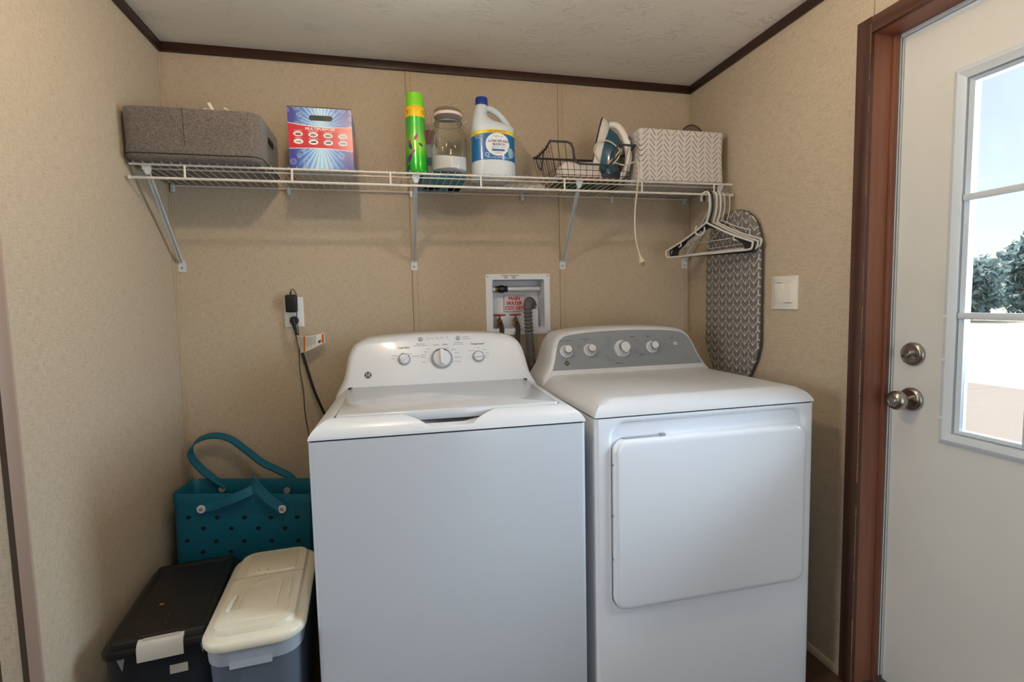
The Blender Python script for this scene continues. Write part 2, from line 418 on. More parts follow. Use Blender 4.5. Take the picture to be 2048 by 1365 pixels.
# left wall, ends in an outside corner
LE = -.8405
wall_left = S_box('wall_left', (-.075, 0, LE+.003, .012, 0, H), WALL)
obj('corner_batten', MB().rbox(-.0235, .0006, LE-.003, LE+.003, 0, 2.1, .001, 2), mat('corner_strip_vinyl', (168, 144, 128), .6), wall_left)
obj('corner_gap_shade', MB().box(-.0375, -.0235, LE+.0015, LE+.003, 0, 2.1), mat('corner_gap_shade_brown', (74, 60, 46), .9), wall_left)  # dark strip painted for the shade in the gap by the corner
inn = rrect(-2.05, -.95, .80, 1.90, .004, 2); outr = square_to(inn, FY0, .10, 0, H)
struct(obj('wall_hall', MB().frame(outr, inn, frame_m((FX0, 0, 0), (0, 1, 0), (0, 0, 1)), 0, .05), WALL))
w3 = obj('added_window_3', MB().frame(square_to(rrect(-2.01, -.99, .84, 1.86, .004, 2), -2.09, -.91, .76, 1.94), rrect(-2.01, -.99, .84, 1.86, .004, 2), frame_m((FX0+.02, 0, 0), (0, 1, 0), (0, 0, 1)), 0, .04), VINYLW); struct(w3)  # unseen hall window, added so fill reaches the door
obj('mullion', MB().box(FX0+.02, FX0+.05, -2.01, -.99, 1.335, 1.365), VINYLW, w3)
S_box('wall_recess', (FX0, -.075, -.02, .012, 0, H), WALL)
# rear wall with an added window, shaped for fill on the machine fronts
inn = rrect(1.16, 2.04, .08, 1.97, .004, 2); outr = square_to(inn, FX0, 2.26, 0, H)
S_ = obj('wall_rear', MB().frame(outr, inn, frame_m((0, FY0, 0), (1, 0, 0), (0, 0, 1)), -.012, .05), WALL); struct(S_)
w1 = obj('added_window_2', MB().frame(square_to(rrect(1.20, 2.00, .12, 1.93, .004, 2), 1.13, 2.06, .05, 2.0), rrect(1.20, 2.00, .12, 1.93, .004, 2), frame_m((0, FY0+.0, 0), (1, 0, 0), (0, 0, 1)), -.02, .03), VINYLW); struct(w1)
obj('mullion', MB().box(1.20, 2.00, FY0-.01, FY0+.02, 1.005, 1.035), VINYLW, w1)
# right wall with the door opening
DY0, DY1, DZ = -.890, -1.720, 1.915                # opening
WT = .10
wall_right = S_box('wall_right', (W, W+WT, DY0+.012, .10, 0, H), WALL)
obj('wall_panel', MB().box(W, W+WT, DY1-.012, DY0+.012, DZ+.012, H), WALL, wall_right)
obj('wall_panel', MB().box(W, W+WT, FY0, DY1-.012, 0, H), WALL, wall_right)
obj('joint_strip', MB().box(W-.0006, W, -.888, -.8855, DZ+.03, 2.1), mat('joint_line', (140, 116, 88), .8), wall_right)
struct(obj('baseboard_right', MB().rbox(W-.006, W, -.852, -.004, 0, .028, .0015, 2), BATTEN))
struct(obj('baseboard_back', MB().rbox(.0, W-.006, -.006, 0, 0, .028, .0015, 2), BATTEN))
# crown trim
struct(obj('trim_1', MB().rbox(.0, W, -.0115, 0, 2.0975, H, .002, 2), CROWN))
struct(obj('trim_2', MB().rbox(0, .0115, LE, -.0115, 2.0975, H, .002, 2), CROWN_Y))
struct(obj('trim_3', MB().rbox(W-.0115, W, FY0, -.0115, 2.0975, H, .002, 2), CROWN_Y))

# ------------------------------------------------------------------ outside door
casing = obj('trim_4', MB().rbox(W-.013, W, DY0, DY0+.044, 0, DZ+.044, .0012, 2), CASE); struct(casing, 'dark wood casing around the outside door')
obj('casing_head', MB().rbox(W-.013, W, DY1-.044, DY0+.0005, DZ, DZ+.0435, .003, 2), CASE_Y, casing)
obj('casing_leg', MB().rbox(W-.013, W, DY1-.044, DY1, 0, DZ+.001, .003, 2), CASE, casing)
worn = mat('bare_wood_edge', (150, 112, 80), .7)
e = MB(); zz = 0.01
while zz < DZ-.02:
    ln = random.uniform(.01, .09); wd = random.uniform(.0006, .0022) if zz < 1.0 else random.uniform(.0003, .0011)
    if random.random() < (.95 if zz < 1.0 else .6): e.box(W-.0133, W-.0133+wd, DY0-.0003, DY0+wd, zz, zz+ln)
    zz += ln+random.uniform(0, .006)
obj('worn_edge', e, worn, casing)
jamb = obj('trim_5', MB().box(W, W+.112, DY0, DY0+.012, 0, DZ+.012), JAMB); struct(jamb, 'reddish wood jamb of the outside door')
obj('jamb_head', MB().box(W, W+.112, DY1, DY0, DZ, DZ+.012), JAMB_Y, jamb)
obj('jamb_leg', MB().box(W, W+.112, DY1-.012, DY1, 0, DZ+.012), JAMB, jamb)
obj('jamb_stop', MB().rbox(W+.062, W+.078, DY0-.011, DY0, 0, DZ, .002, 2), JAMB, jamb)
obj('weatherstrip', MB().box(W+.0785, W+.0845, DY0-.0085, DY0, .03, DZ-.004).box(W+.0885, W+.093, DY0-.009, DY0, .03, DZ-.004), VINYLW, jamb)
obj('weatherstrip_seal', MB().box(W+.0845, W+.0885, DY0-.0065, DY0, .03, DZ-.004), BLACKP, jamb)
obj('weatherstrip', MB().box(W+.0785, W+.0845, DY1, DY0, DZ-.0085, DZ).box(W+.0885, W+.093, DY1, DY0, DZ-.009, DZ), VINYLW, jamb)
obj('threshold', MB().box(W-.01, W+.13, DY1, DY0, 0, .014), STEEL, jamb)
X0 = 2.180                      # inner face of the slab
LY0, LY1, LZ0, LZ1 = -1.556, -1.052, .812, 1.744      # hole for the light
door = obj('door_1', MB().frame(square_to(rrect(LY0, LY1, LZ0, LZ1, .004, 2), -1.7135, -.8965, .018, DZ-.006), rrect(LY0, LY1, LZ0, LZ1, .004, 2), frame_m((X0, 0, 0), (0, 1, 0), (0, 0, 1)), 0, .044), DOORW); struct(door, 'white outside door with a nine-pane window')
def lite_frame(y0, y1, z0, z1, wdt, x0, x1, name, M, par):
    L0 = [(y0, z0), (y1, z0), (y1, z1), (y0, z1)]; 
    prof = [(0, x1), (0.001, x0+.004), (.006, x0), (wdt*.45, x0-.003), (wdt*.7, x0+.002), (wdt, x0+.006), (wdt, x1)]
    rings = []
    for d, x in prof:
        rings.append([Vector((x, y0-d, z0+d)), Vector((x, y1+d, z0+d)), Vector((x, y1+d, z1-d)), Vector((x, y0-d, z1-d))])
    return obj(name, MB().loft(rings, False, False), M, par, sharp=25)
fr = lite_frame(-1.0345, -1.5735, .7955, 1.7615, .030, X0-.010, X0+.02, 'window_frame', VINYLW, door)
lite_frame(-1.0625, -1.5455, .8235, 1.7335, .012, X0+.004, X0+.030, 'inner_bead', VINYLW, fr)
gy0, gy1, gz0, gz1 = -1.066, -1.542, .827, 1.730
for zc in (1.137, 1.4365): obj('muntin', MB().rbox(X0-.004, X0+.016, gy1, gy0, zc-.0085, zc+.0085, .004, 2), VINYLW, fr)
for yc in (gy0-.159, gy0-.318): obj('muntin', MB().rbox(X0-.003, X0+.0155, yc-.0085, yc+.0085, gz0, gz1, .004, 2), VINYLW, fr)
for i in range(3):
    for j in range(3):
        a0 = gy0-.159*i; z_ = [gz0, 1.137, 1.4365, gz1]
        obj('pane', MB().box(X0+.017, X0+.021, a0-.156, a0-.002, z_[j]+.002, z_[j+1]-.002), PANE, fr)
for zc in (.865, 1.02, 1.135): obj('screw_cover', MB().rbox(X0-.0145, X0-.008, -1.0495, -1.0365, zc-.004, zc+.004, .001, 1), VINYLW, fr)
for nm, zc, kn in (('deadbolt', 1.027, 0), ('doorknob', .8985, 1)):
    MX = frame_m((X0, -.9555, zc), (0, -1, 0), (0, 0, 1))     # local z towards the room (-x)
    MX = Matrix.Translation((X0, -.9555, zc)) @ Matrix.Rotation(-PI/2, 4, 'Y')
    rose = obj(nm, MB().lathe([(.0335, 0), (.0335, .004), (.031, .009), (.026, .0115), (.0245, .011), (.012, .0125)], 36, MX), NICKEL, door)
    if kn:
        obj('knob', MB().lathe([(.012, .010), (.0115, .026), (.0150, .031), (.0235, .040), (.0272, .050), (.0268, .058), (.0225, .066), (.0165, .0695), (.0155, .0665)], 32, MX), NICKEL, rose)
        obj('lock_button', MB().lathe([(.0085, .06), (.0085, .068), (.0070, .0700)], 20, MX), CHROME, rose)
        obj('screw_hole', MB().lathe([(.0032, .0108), (.0032, .0132)], 12, MX @ Matrix.Translation((-.002, .0205, 0))), BLACKP, rose)
    else:
        obj('thumb_turn', MB().rbox(-.0055, .0055, -.016, .016, .011, .028, .004, 3, M=MX @ Matrix.Rotation(.55, 4, 'Z')), NICKEL, rose)
        obj('screw_hole', MB().lathe([(.0026, .0115), (.0026, .0136)], 12, MX @ Matrix.Translation((-.004, -.015, 0))), BLACKP, rose)

# ------------------------------------------------------------------ ceiling lamps (bare bulbs behind the camera's top edge)
def ceiling_bulb(x, y, power, label, warm):
    t = thing('ceiling_lamp', label, 'lamp', (x, y, H), 0, 'ceiling lamps')
    obj('lamp_base', MB().lathe([(.0, 0), (.062, 0), (.062, -.010), (.035, -.022), (.020, -.030), (.020, -.086), (0, -.086)], 24), PLAST_W, t)
    E_ = mat('bulb_glow_%d' % int(x*100), (255, 240, 220), .5, emit=(warm, power))
    obj('bulb', MB().lathe([(.013, -.084), (.016, -.092), (.030, -.108), (.036, -.124), (.032, -.144), (.018, -.156), (.004, -.160)], 16), E_, t)
ceiling_bulb(.655, -1.14, BULB_1, 'bare bulb ceiling lamp above the washer aisle, nearer the left wall', (1.0, .80, .56))
ceiling_bulb(1.58, -1.16, BULB_2, 'bare bulb ceiling lamp nearer the outside door', (1.0, .84, .64))

# ------------------------------------------------------------------ outside: ground, gravel, trees
def ground_mat(name, a, b, sc):
    M = mat(name, a, .95); n = NT(M); c = n.coord()
    n.set('Base Color', n.mix(n.noise(c, sc, 6, .7), rgba(a), rgba(b))); return M
g = struct(obj('ground', MB().box(-30, 160, -90, 160, -.9, -.7), ground_mat('dry_field', (236, 226, 206), (214, 202, 178), .8)), 'pale dry field outside the door')
g2 = struct(obj('driveway', MB().box(2.4, 12.4, -30, 40, -.71, -.69), ground_mat('gravel', (172, 160, 150), (146, 136, 128), 26.0)), 'pale gravel strip outside the door')
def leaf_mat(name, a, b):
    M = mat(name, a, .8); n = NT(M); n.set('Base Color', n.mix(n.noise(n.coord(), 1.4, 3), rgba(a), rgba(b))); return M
HAZED_LEAF = leaf_mat('hazed_leaves', (96, 126, 130), (132, 160, 162)); BARK = mat('tree_bark', (110, 96, 84), .9)  # bluish grey puts distance haze into the leaf colour
def tree(x, y, h, rad, label, n=2200):
    t = thing('tree', label, 'tree', (x, y, -.7), 0, 'trees beyond the field')
    obj('trunk', MB().tube([(0, 0, 0), (.05, .04, h*.3), (-.05, .1, h*.62)], [.22, .16, .07], 8), BARK, t)
    mb = MB()
    blobs = [(random.uniform(-.55, .55)*rad, random.uniform(-.55, .55)*rad, h*random.uniform(.18, .8), rad*random.uniform(.40, .65)) for _ in range(12)]
    for _ in range(n):
        bx, by, bz, br = random.choice(blobs); d = Vector((random.gauss(0, 1), random.gauss(0, 1), random.gauss(0, 1))).normalized()*br*random.uniform(.55, 1.05)
        p = Vector((bx, by, bz))+d*Vector((1, 1, .8)).length/1.6; p.z = max(.15, p.z); s_ = random.uniform(.14, .34)
        a = Vector((random.gauss(0, 1), random.gauss(0, 1), random.gauss(0, 1))).normalized(); b = a.orthogonal().normalized()*s_*.7; a = a*s_
        q = a.cross(b).normalized()*s_*.25
        mb.add([p-a, p+b+q, p+a, p-b+q], [(0, 1, 2, 3)])
    obj('crown', mb, HAZED_LEAF, t)['kind'] = 'stuff'
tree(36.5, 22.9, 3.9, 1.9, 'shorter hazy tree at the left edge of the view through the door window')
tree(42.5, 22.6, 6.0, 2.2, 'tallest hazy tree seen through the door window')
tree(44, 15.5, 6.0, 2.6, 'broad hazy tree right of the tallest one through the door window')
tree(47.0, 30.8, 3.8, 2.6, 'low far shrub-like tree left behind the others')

# ------------------------------------------------------------------ appliances
def cover_rings(w, D, levels, nf=96, ns=24, dz=None):
    """rectangular rings, each (front inset, side inset, back inset, z)"""
    rings = []
    for fi, si, bi, z in levels:
        x0, x1, y0, y1 = -w/2+si, w/2-si, fi, D-bi; P = []
        for i in range(nf): P.append((x0+(x1-x0)*i/nf, y0))
        for i in range(ns): P.append((x1, y0+(y1-y0)*i/ns))
        for i in range(ns): P.append((x1-(x1-x0)*i/ns, y1))
        for i in range(ns): P.append((x0, y1-(y1-y0)*i/ns))
        rings.append([Vector((x, y, z-(dz(x, y) if dz else 0))) for x, y in P])
    return rings
def half_to_full(half):
    """half outline (x>=0) from bottom to top centre -> ccw closed outline"""
    return [(x, s) for x, s in half] + [(-x, s) for x, s in reversed(half[:-1])]
def smooth_half(half, n=5): return [(p.x, p.y) for p in bez([(x, s, 0) for x, s in half], n)]
TILT = .42
def panel_loft(outline, yf, zb, yback, bev=.022):
    def ring(d, dep):
        q = inset(outline, d) if d else outline
        lo = min(o_[1] for o_ in outline); q = [(x, lo if o_[1] < lo+1e-6 else s_) for (x, s_), o_ in zip(q, outline)]
        return [Vector((x, yf+TILT*s_+dep, zb+s_)) for x, s_ in q]
    rings = [ring(bev, 0), ring(bev*.62, .0015), ring(bev*.28, .006), ring(bev*.07, .013), ring(0, .024)]
    rings.append([Vector((x, yback, zb+s)) for x, s in outline])
    return MB().loft(rings)
def smoothstep(a, b, x):
    t = min(1, max(0, (x-a)/(b-a))); return t*t*(3-2*t)
AW = .6858
# ---- washer
wx, wy, wr = .552, -.832, -.028
Rw = Matrix.Rotation(wr, 3, 'Z'); c0 = Vector((wx, wy, 0))+Rw @ Vector((AW/2, 0, 0))
wa = thing('washing_machine', 'white top-load washer with three white knobs, left of the dryer', 'washer', tuple(c0), wr)
D = .655
obj('cabinet', MB().rbox(-AW/2, AW/2, 0, D, .018, .8795, .012, 4, vert_only=True), WHITE, wa)
for sx in (-1, 1):
    for yy in (.05, D-.05): obj('foot', MB().lathe([(.02, 0), (.02, .012), (.012, .02)], 14, Matrix.Translation((sx*.29, yy, 0))), BLACKP, wa)
obj('seam_shade', MB().rbox(-AW/2+.004, AW/2-.004, .004, D-.004, .876, .888, .01, 3, vert_only=True), SEAM_HINGE_DARK, wa)  # dark strip painted for the shade in the cover seam
def scoop(x, y):
    if y > .052: return 0
    hw = .052+(.108-.052)*smoothstep(.006, .046, y); xc = x+.006
    return .029*(1-smoothstep(hw-.008, hw+.012, abs(xc)))*smoothstep(.004, .018, y)
lv0 = [(0.0, 0.0, 0, .8835), (.0015, .0015, 0, .890), (.006, .006, 0, .8985), (.011, .012, 0, .9055), (.017, .019, 0, .9115), (.023, .026, 0, .9165), (.029, .033, 0, .9205), (.035, .041, 0, .9235), (.040, .048, 0, .9252), (.0435, .0555, 0, .9258)]
lv = []
for p_, q_ in zip(lv0, lv0[1:]): lv += [p_, tuple((a_*2+b_)/3 for a_, b_ in zip(p_, q_)), tuple((a_+b_*2)/3 for a_, b_ in zip(p_, q_))]
lv += [lv0[-1], (.0440, .0560, .17, .9135)]
obj('top_cover', MB().loft(cover_rings(AW, D, lv, 340, dz=scoop), False, True), PLAST_W, wa, sharp=50)
lid = MB(); L_ = rrect(-.2845, .2845, .0475, .476, .012, 6)
def lidring(d, z): return [Vector((x*(1+.03*(y-.05)/.43), y, z)) for x, y in inset(L_, d)]
lid.loft([lidring(.002, .905), lidring(0, .908), lidring(0, .9265), lidring(.0012, .9285), lidring(.004, .9300)])
obj('lid', lid, LIDW, wa)
for sx in (-1, 1): obj('lid_hinge', MB().rbox(sx*.292-.006, sx*.292+.006, .462, .476, .922, .931, .002, 2), SEAM_HINGE_DARK, wa)
half = smooth_half([(.3425, -.040), (.3385, -.022), (.3275, 0), (.317, .022), (.310, .05), (.304, .085), (.297, .11), (.284, .132), (.262, .147), (.232, .1565), (.17, .162), (.09, .166), (0, .1675)])
WYF, WZB = .478, .928
obj('control_panel', panel_loft(half_to_full(half), WYF, WZB, D), PLAST_W, wa, sharp=50)
def face(x, s, yf, zb, lift=0):
    """matrix on a tilted control panel: local x right, y up the slope, z out of the face"""
    return frame_m(Vector((x, yf+TILT*s, zb+s))+Vector((0, -1, TILT)).normalized()*lift, (1, 0, 0), (0, TILT, 1))
def grip_knob(parent, x, s, rad, h, ang, name, ringr, yf, zb):
    M = face(x, s, yf, zb)
    k = obj(name, MB().lathe([(rad, .0), (rad, .005), (rad*.97, h*.75), (rad*.90, h), (rad*.5, h+.0005)], 36, M), PLAST_W, parent)
    obj('dial_ring', MB().lathe([(ringr, .0004), (ringr, .0016), (rad*1.0, .0016)], 40, M, cap=False), GREYR if ringr > rad*1.12 else PLAST_W, k)
    gm = M @ Matrix.Rotation(ang, 4, 'Z')
    obj('grip', MB().rbox(-rad*.24, rad*.24, -rad*.80, rad*.95, h*.6, h+rad*.42, rad*.16, 4, M=gm), PLAST_W, k)
    obj('pointer', MB().box(-rad*.03, rad*.03, rad*.5, rad*.9, h+rad*.42, h+rad*.425), REDP, k) if False else None
    return k
grip_knob(wa, -.118, .083, .0165, .010, -.95, 'load_size_knob', .0215, WYF, WZB)
grip_knob(wa, .009, .081, .0305, .012, 0.0, 'cycle_dial', .0375, WYF, WZB)
grip_knob(wa, .136, .082, .0165, .010, -1.5, 'temperature_knob', .0215, WYF, WZB)
for x, s in ((-.060, .1475), (.069, .1475)):
    k = obj('push_button', MB().lathe([(.0076, 0), (.0076, .003), (.0065, .0042), (.003, .0046)], 24, face(x, s, WYF, WZB)), GREYR, wa)
tx = MB()
def T(mb, x, s, body, size, yf=WYF, zb=WZB, **k): text_into(mb, body, size, face(x, s, yf, zb, .0007), **k)
T(tx, -.118, .1215, 'Load Size', .0098, bold=.0002); T(tx, .136, .1255, 'Temperature', .0092, bold=.0002)
T(tx, -.060, .132, 'Deep Rinse', .0062); T(tx, -.060, .1265, 'Select before starting wash', .0042)
T(tx, .069, .132, 'Start/Pause', .0062); T(tx, .069, .1265, 'push to start or stop', .0042)
T(tx, -.008, .1265, 'Normal', .0066); T(tx, .022, .1275, 'Colors', .0070, bold=.0002)
for x, s, b in ((-.150, .0965, 'Medium'), (-.122, .104, 'Large'), (-.098, .101, 'Super'), (-.155, .087, 'Small'), (-.080, .092, 'Precise Fill'),
                (-.036, .1135, 'Heavy'), (-.045, .105, 'Light'), (-.054, .095, 'Medium'), (-.055, .088, 'Medium'), (-.052, .071, 'Heavy'),
                (.031, .116, 'Light'), (.052, .109, 'Delicates'), (.062, .097, 'Casuals'), (.066, .083, 'Bulky Items'), (.060, .069, 'Drain & Spin'),
                (.136, .113, 'Cold'), (.113, .103, 'Tap Cold'), (.157, .105, 'Cool'), (.168, .093, 'Colors'), (.166, .083, 'Warm'), (.161, .076, 'Hot'),
                (-.034, .150, 'Fill'), (-.022, .150, 'Soak'), (-.004, .151, 'Wash'), (.013, .151, 'Rinse'), (.031, .152, 'Spin'), (.096, .151, 'Locked'), (.102, .144, 'Unbalanced')):
    T(tx, x, s, b, .0052)
for x in (-.041, -.032, -.018, .0, .017, .034): tx.prism(circle(x, 0, .0011, 10), face(0, .1445, WYF, WZB), .0003, .0007)
for x, s in ((.086, .151), (.086, .144)): tx.prism(circle(x, 0, .0011, 10), face(0, s, WYF, WZB), .0003, .0007)
for a in (-28, -16, 16, 28):
    M = face(.009, .081, WYF, WZB) @ Matrix.Rotation(-math.radians(a), 4, 'Z'); tx.prism([(-.004, .0325), (.004, .0325), (.004, .0355), (-.004, .0355)], M, .0016, .0021)
tx.prism(circle(-.101, .0115, .0017, 10), face(0, .083, WYF, WZB), .0003, .002)
obj('lettering', tx, INK, wa)
def logo(parent, x, s, yf, zb, ring=None):
    M = face(x, s, yf, zb)
    k = obj('round_logo', MB().lathe([(.0115, 0), (.0115, .0012), (.0105, .0016)], 30, M), ring or INK, parent)
    if ring: obj('logo_face', MB().lathe([(.0098, .0014), (.0098, .0020)], 30, M), BLACKP, k)
    t_ = MB(); z = .0022
    text_into(t_, 'GE', .0130, M @ Matrix.Translation((0, 0, z)), shear=.25, sx=.8, bold=.0001)
    for a in range(4):
        q = [M @ Vector((.0084*math.cos(b), .0084*math.sin(b), z-.0004)) for b in [math.radians(a*90+20+i*7) for i in range(8)]]
        t_.tube(q, .0007, 5)
    obj('monogram', t_, PLAST_W if not ring else NICKEL, k)
logo(wa, -.237, .038, WYF, WZB)

# ---- dryer
dr = thing('dryer', 'white front-load dryer with a silver control panel, beside the outside door', 'dryer', (1.263+AW/2, -.8530, 0), 0)
DD = .67
DX0, DX1, DZ0, DZ1 = -.2965, .3085, .355, .8705      # recess
inn = rrect(DX0, DX1, DZ0, DZ1, .040, 8); 
FM = frame_m((0, .010, 0), (1, 0, 0), (0, 0, 1))
cab = MB().rbox(-AW/2, AW/2, .010, DD, .018, .8855, .010, 3, vert_only=True)
obj('cabinet', cab, WHITE_LIT, dr)
# front panel with a softened edge around the door recess
fp = MB(); outer = square_to(inn, -AW/2+.001, AW/2-.001, .018, .8855)
outer2 = square_to(inn, -AW/2+.006, AW/2-.006, .018, .8855)
def lp(q, y): return [Vector((x, y, z)) for x, z in q]
fp.loft([lp(outer, .012), lp(outer, .005), lp(outer2, .0005), lp(square_to(inn, -AW/2+.012, AW/2-.012, .018, .8855), -.0008), lp(inset(inn, -.010), -.0010), lp(inset(inn, -.004), .0002), lp(inn, .0045), lp(inset(inn, .002), .0097)], False, True)
obj('front_panel', fp, WHITE_LIT, dr, sharp=50)
dl = rrect(-.2935, .3055, .3585, .8265, .034, 8); ds = MB()
ds.loft([lp(dl, .0088), lp(dl, -.010), lp(inset(dl, .0018), -.0145), lp(inset(dl, .006), -.017), lp(inset(dl, .014), -.018)])
dd = obj('door', ds, WHITE_LIT, dr)
obj('door_top_catch', MB().rbox(-.262, -.142, .000, .0092, .8268, .8300, .001, 1).rbox(-.152, -.138, -.002, .009, .8268, .8335, .002, 2), GREYR, dd)
obj('hinge_screw', MB(), STEEL, dd) if False else None
for z in (.50, .62, .76): obj('edge_screw', MB().lathe([(.0026, 0), (.0026, .0012)], 10, Matrix.Translation((-.2935, -.002, z)) @ Matrix.Rotation(-PI/2, 4, 'Y')), STEEL, dd)
for sx in (-1, 1):
    for yy in (.05, DD-.05): obj('foot', MB().lathe([(.02, 0), (.02, .012), (.012, .02)], 14, Matrix.Translation((sx*.29, yy, 0))), BLACKP, dr)
obj('seam_shade', MB().rbox(-AW/2+.003, AW/2-.003, .003, DD-.004, .884, .892, .008, 3, vert_only=True), SEAM_HINGE_DARK, dr)  # shade under the dryer top, put in as a dark strip
lv = [(0, 0, 0, .8890), (.0015, .0015, 0, .896), (.006, .007, 0, .9055), (.012, .014, 0, .914), (.019, .023, 0, .9215), (.026, .032, 0, .927), (.032, .040, 0, .9308), (.037, .047, 0, .9328), (.042, .054, 0, .9338)]
obj('top_cover', MB().loft(cover_rings(AW, DD, lv, 24, 12), False, True), PLAST_W, dr, sharp=50)
half = smooth_half([(.3425, -.042), (.3395, -.024), (.330, -.004), (.318, .014), (.307, .034), (.297, .06), (.287, .092), (.276, .118), (.258, .138), (.228, .150), (.16, .1575), (.08, .161), (0, .1625)])
DYF, DZB = .482, .9335
ol = half_to_full(half)
obj('control_panel', panel_loft(ol, DYF, DZB, DD, .013), PLAST_W, dr, sharp=50)
pl_ = inset(ol, .0140); pl_ = [(x, s_) for x, s_ in pl_ if s_ > .0165]; pl_ = [(pl_[0][0]+.002, .016)]+pl_+[(pl_[-1][0]-.002, .016)]
obj('silver_fascia', MB().prism(pl_, face(0, 0, DYF, DZB) @ Matrix.Diagonal((1, math.sqrt(1+TILT*TILT), 1, 1)), -.002, .0012), SILVER, dr)
def chrome_knob(x, s, big, name):
    M = face(x, s, DYF, DZB); a = 1.42 if big else 1.0
    k = obj(name, MB().lathe([(.0235*a, .001), (.0235*a, .0035), (.0222*a, .0045), (.0185*a, .0048), (.0180*a, .012), (.0158*a, .018), (.0150*a, .022)], 40, M), PLAST_W, dr)
    obj('chrome_band', MB().lathe([(.0150*a, .020), (.0158*a, .022), (.0158*a, .030), (.0148*a, .0320), (.0128*a, .0322)], 40, M), CHROME, k)
    obj('cap', MB().lathe([(.0130*a, .0315), (.0128*a, .0328), (.004, .0332)], 36, M), PLAST_W, k)
    return k
chrome_knob(-.239, .080, 0, 'extended_tumble_knob'); chrome_knob(-.148, .081, 0, 'temperature_knob'); ck = chrome_knob(-.018, .080, 1, 'cycle_dial'); chrome_knob(.103, .082, 0, 'signal_knob')
obj('start_button', MB().lathe([(.0085, .001), (.0085, .006), (.0072, .0075), (.003, .0080)], 26, face(.202, .090, DYF, DZB)), mat('pale_green_button', (168, 184, 178), .4), dr)
tk = MB(); tkb = MB()
for i in range(30):
    a = math.radians(i*12); M = face(-.018, .080, DYF, DZB) @ Matrix.Rotation(a, 4, 'Z'); mbx = tkb if 40 < i*12 < 130 else tk
    if 150 < i*12 < 330 or 40 < i*12 < 130: mbx.prism([(-.0022, .0303), (.0022, .0303), (.0022, .0325), (-.0022, .0325)], M, .0042, .0052)
obj('dial_marks', tk, INK, ck); obj('dial_marks', tkb, BLUEP, ck)
tx = MB(); kw = dict(yf=DYF, zb=DZB)
def TD(x, s, b, size=.0058, mb=None, **k): text_into(mb or tx, b, size, face(x, s, DYF, DZB, .0019), **k)
TD(-.236, .118, 'Extended Tumble', .0066, bold=.00015); TD(-.158, .121, 'Temperature', .0070, bold=.0002); TD(.096, .122, 'Signal', .0078, bold=.0002); TD(.193, .112, 'Start', .0068, bold=.0002)
TD(.030, .122, 'Casuals', .0072, bold=.0002); TD(.060, .058, 'Delicates', .0066, bold=.0002); TD(-.040, .030, 'Timed Dry', .0068, bold=.0002); TD(.236, .034, 'up to 120 ft. vent', .0052)
for x, s, b in ((-.066, .114, 'More Dry'), (-.074, .104, 'Less Dry'), (-.078, .096, 'Energy Saver'), (-.078, .088, 'Damp Dry'), (-.085, .058, 'Sensor Dry'), (-.078, .050, 'Wrinkle Care'), (-.070, .042, 'Quick Dry 20'),
                (.038, .109, 'More Dry'), (.036, .074, 'Less Dry'), (.036, .066, 'Damp Dry'), (.048, .051, 'Air Fluff'), (.008, .033, '40'), (-.013, .030, '60'), (-.182, .101, 'Low'), (-.185, .094, 'Medium'), (-.160, .1125, 'High'), (-.276, .100, 'Off'), (.082, .108, 'Off'), (-.262, .1125, 'On')):
    TD(x, s, b, .0046)
obj('lettering', tx, INK, dr)['kind'] = 'stuff'; tb = MB(); TD(-.070, .1245, 'Cottons', .0072, tb, bold=.0002); obj('blue_lettering', tb, BLUEP, dr)
logo(dr, -.243, .0385, DYF, DZB, NICKEL)

# ------------------------------------------------------------------ wire shelf
ZR, ZL, YF_ = 1.635, 1.5945, -.31
ZT = 1.6435                        # top of the deck wires
sh = thing('wire_shelf', 'white wire shelf across the back wall above both machines', 'shelf', (W/2, 0, ZR))
def WT_(path, rad, n=8): return MB().tube(path, rad, n)
obj('front_rail', WT_([(.0125, YF_, ZR), (2.069, YF_, ZR)], .0036), WIREW, sh, True)
rod = obj('hanging_rod', WT_([(.0095, YF_-.002, ZL), (2.0695, YF_-.002, ZL)], .0042, 10), WIREW, sh, True)
for x in (.0125, 2.068): obj('end_cap', MB().rbox(x-.005, x+.004, YF_-.0075, YF_+.0045, ZL-.006, ZL+.006, .003, 3), WIREW, rod, True)
obj('middle_rail', WT_([(.02, -.253, ZR+.0005), (2.066, -.253, ZR+.0005)], .0026), WIREW, sh, True)
obj('back_rail', WT_([(.02, -.0125, ZR+.001), (2.066, -.0125, ZR+.001)], .0030), WIREW, sh, True)
for i in range(7): obj('upright', WT_([(.1600+i*.3048, YF_-.001, ZR), (.1600+i*.3048, YF_-.002, ZL)], .0034), WIREW, sh, True)
dw = None
for i in range(81):
    x = .022+i*.0254
    if x > 2.066: break
    if dw is None:
        o = obj('deck_wire', MB().tube([(0, 0, 0), (0, .302, 0)], .0014, 6), WIREW, sh); dw = o.data
    else: o = bpy.data.objects.new('deck_wire', dw); COL.objects.link(o); o.parent = sh
    o.location = (x-W/2, YF_-.0015, ZT-.0016-ZR)
for x in (.0165, .4, .849, 1.3, 1.7, 2.050):
    c = obj('wall_clip', MB().rbox(x-.006, x+.006, -.0165, 0, ZR-.020, ZR+.006, .002, 2), PLATEW, sh, True)
    obj('clip_pin', MB().lathe([(.002, 0), (.002, .001)], 10, Matrix.Translation((x, -.0166, ZR-.012)) @ Matrix.Rotation(PI/2, 4, 'X')), STEEL, c, True)
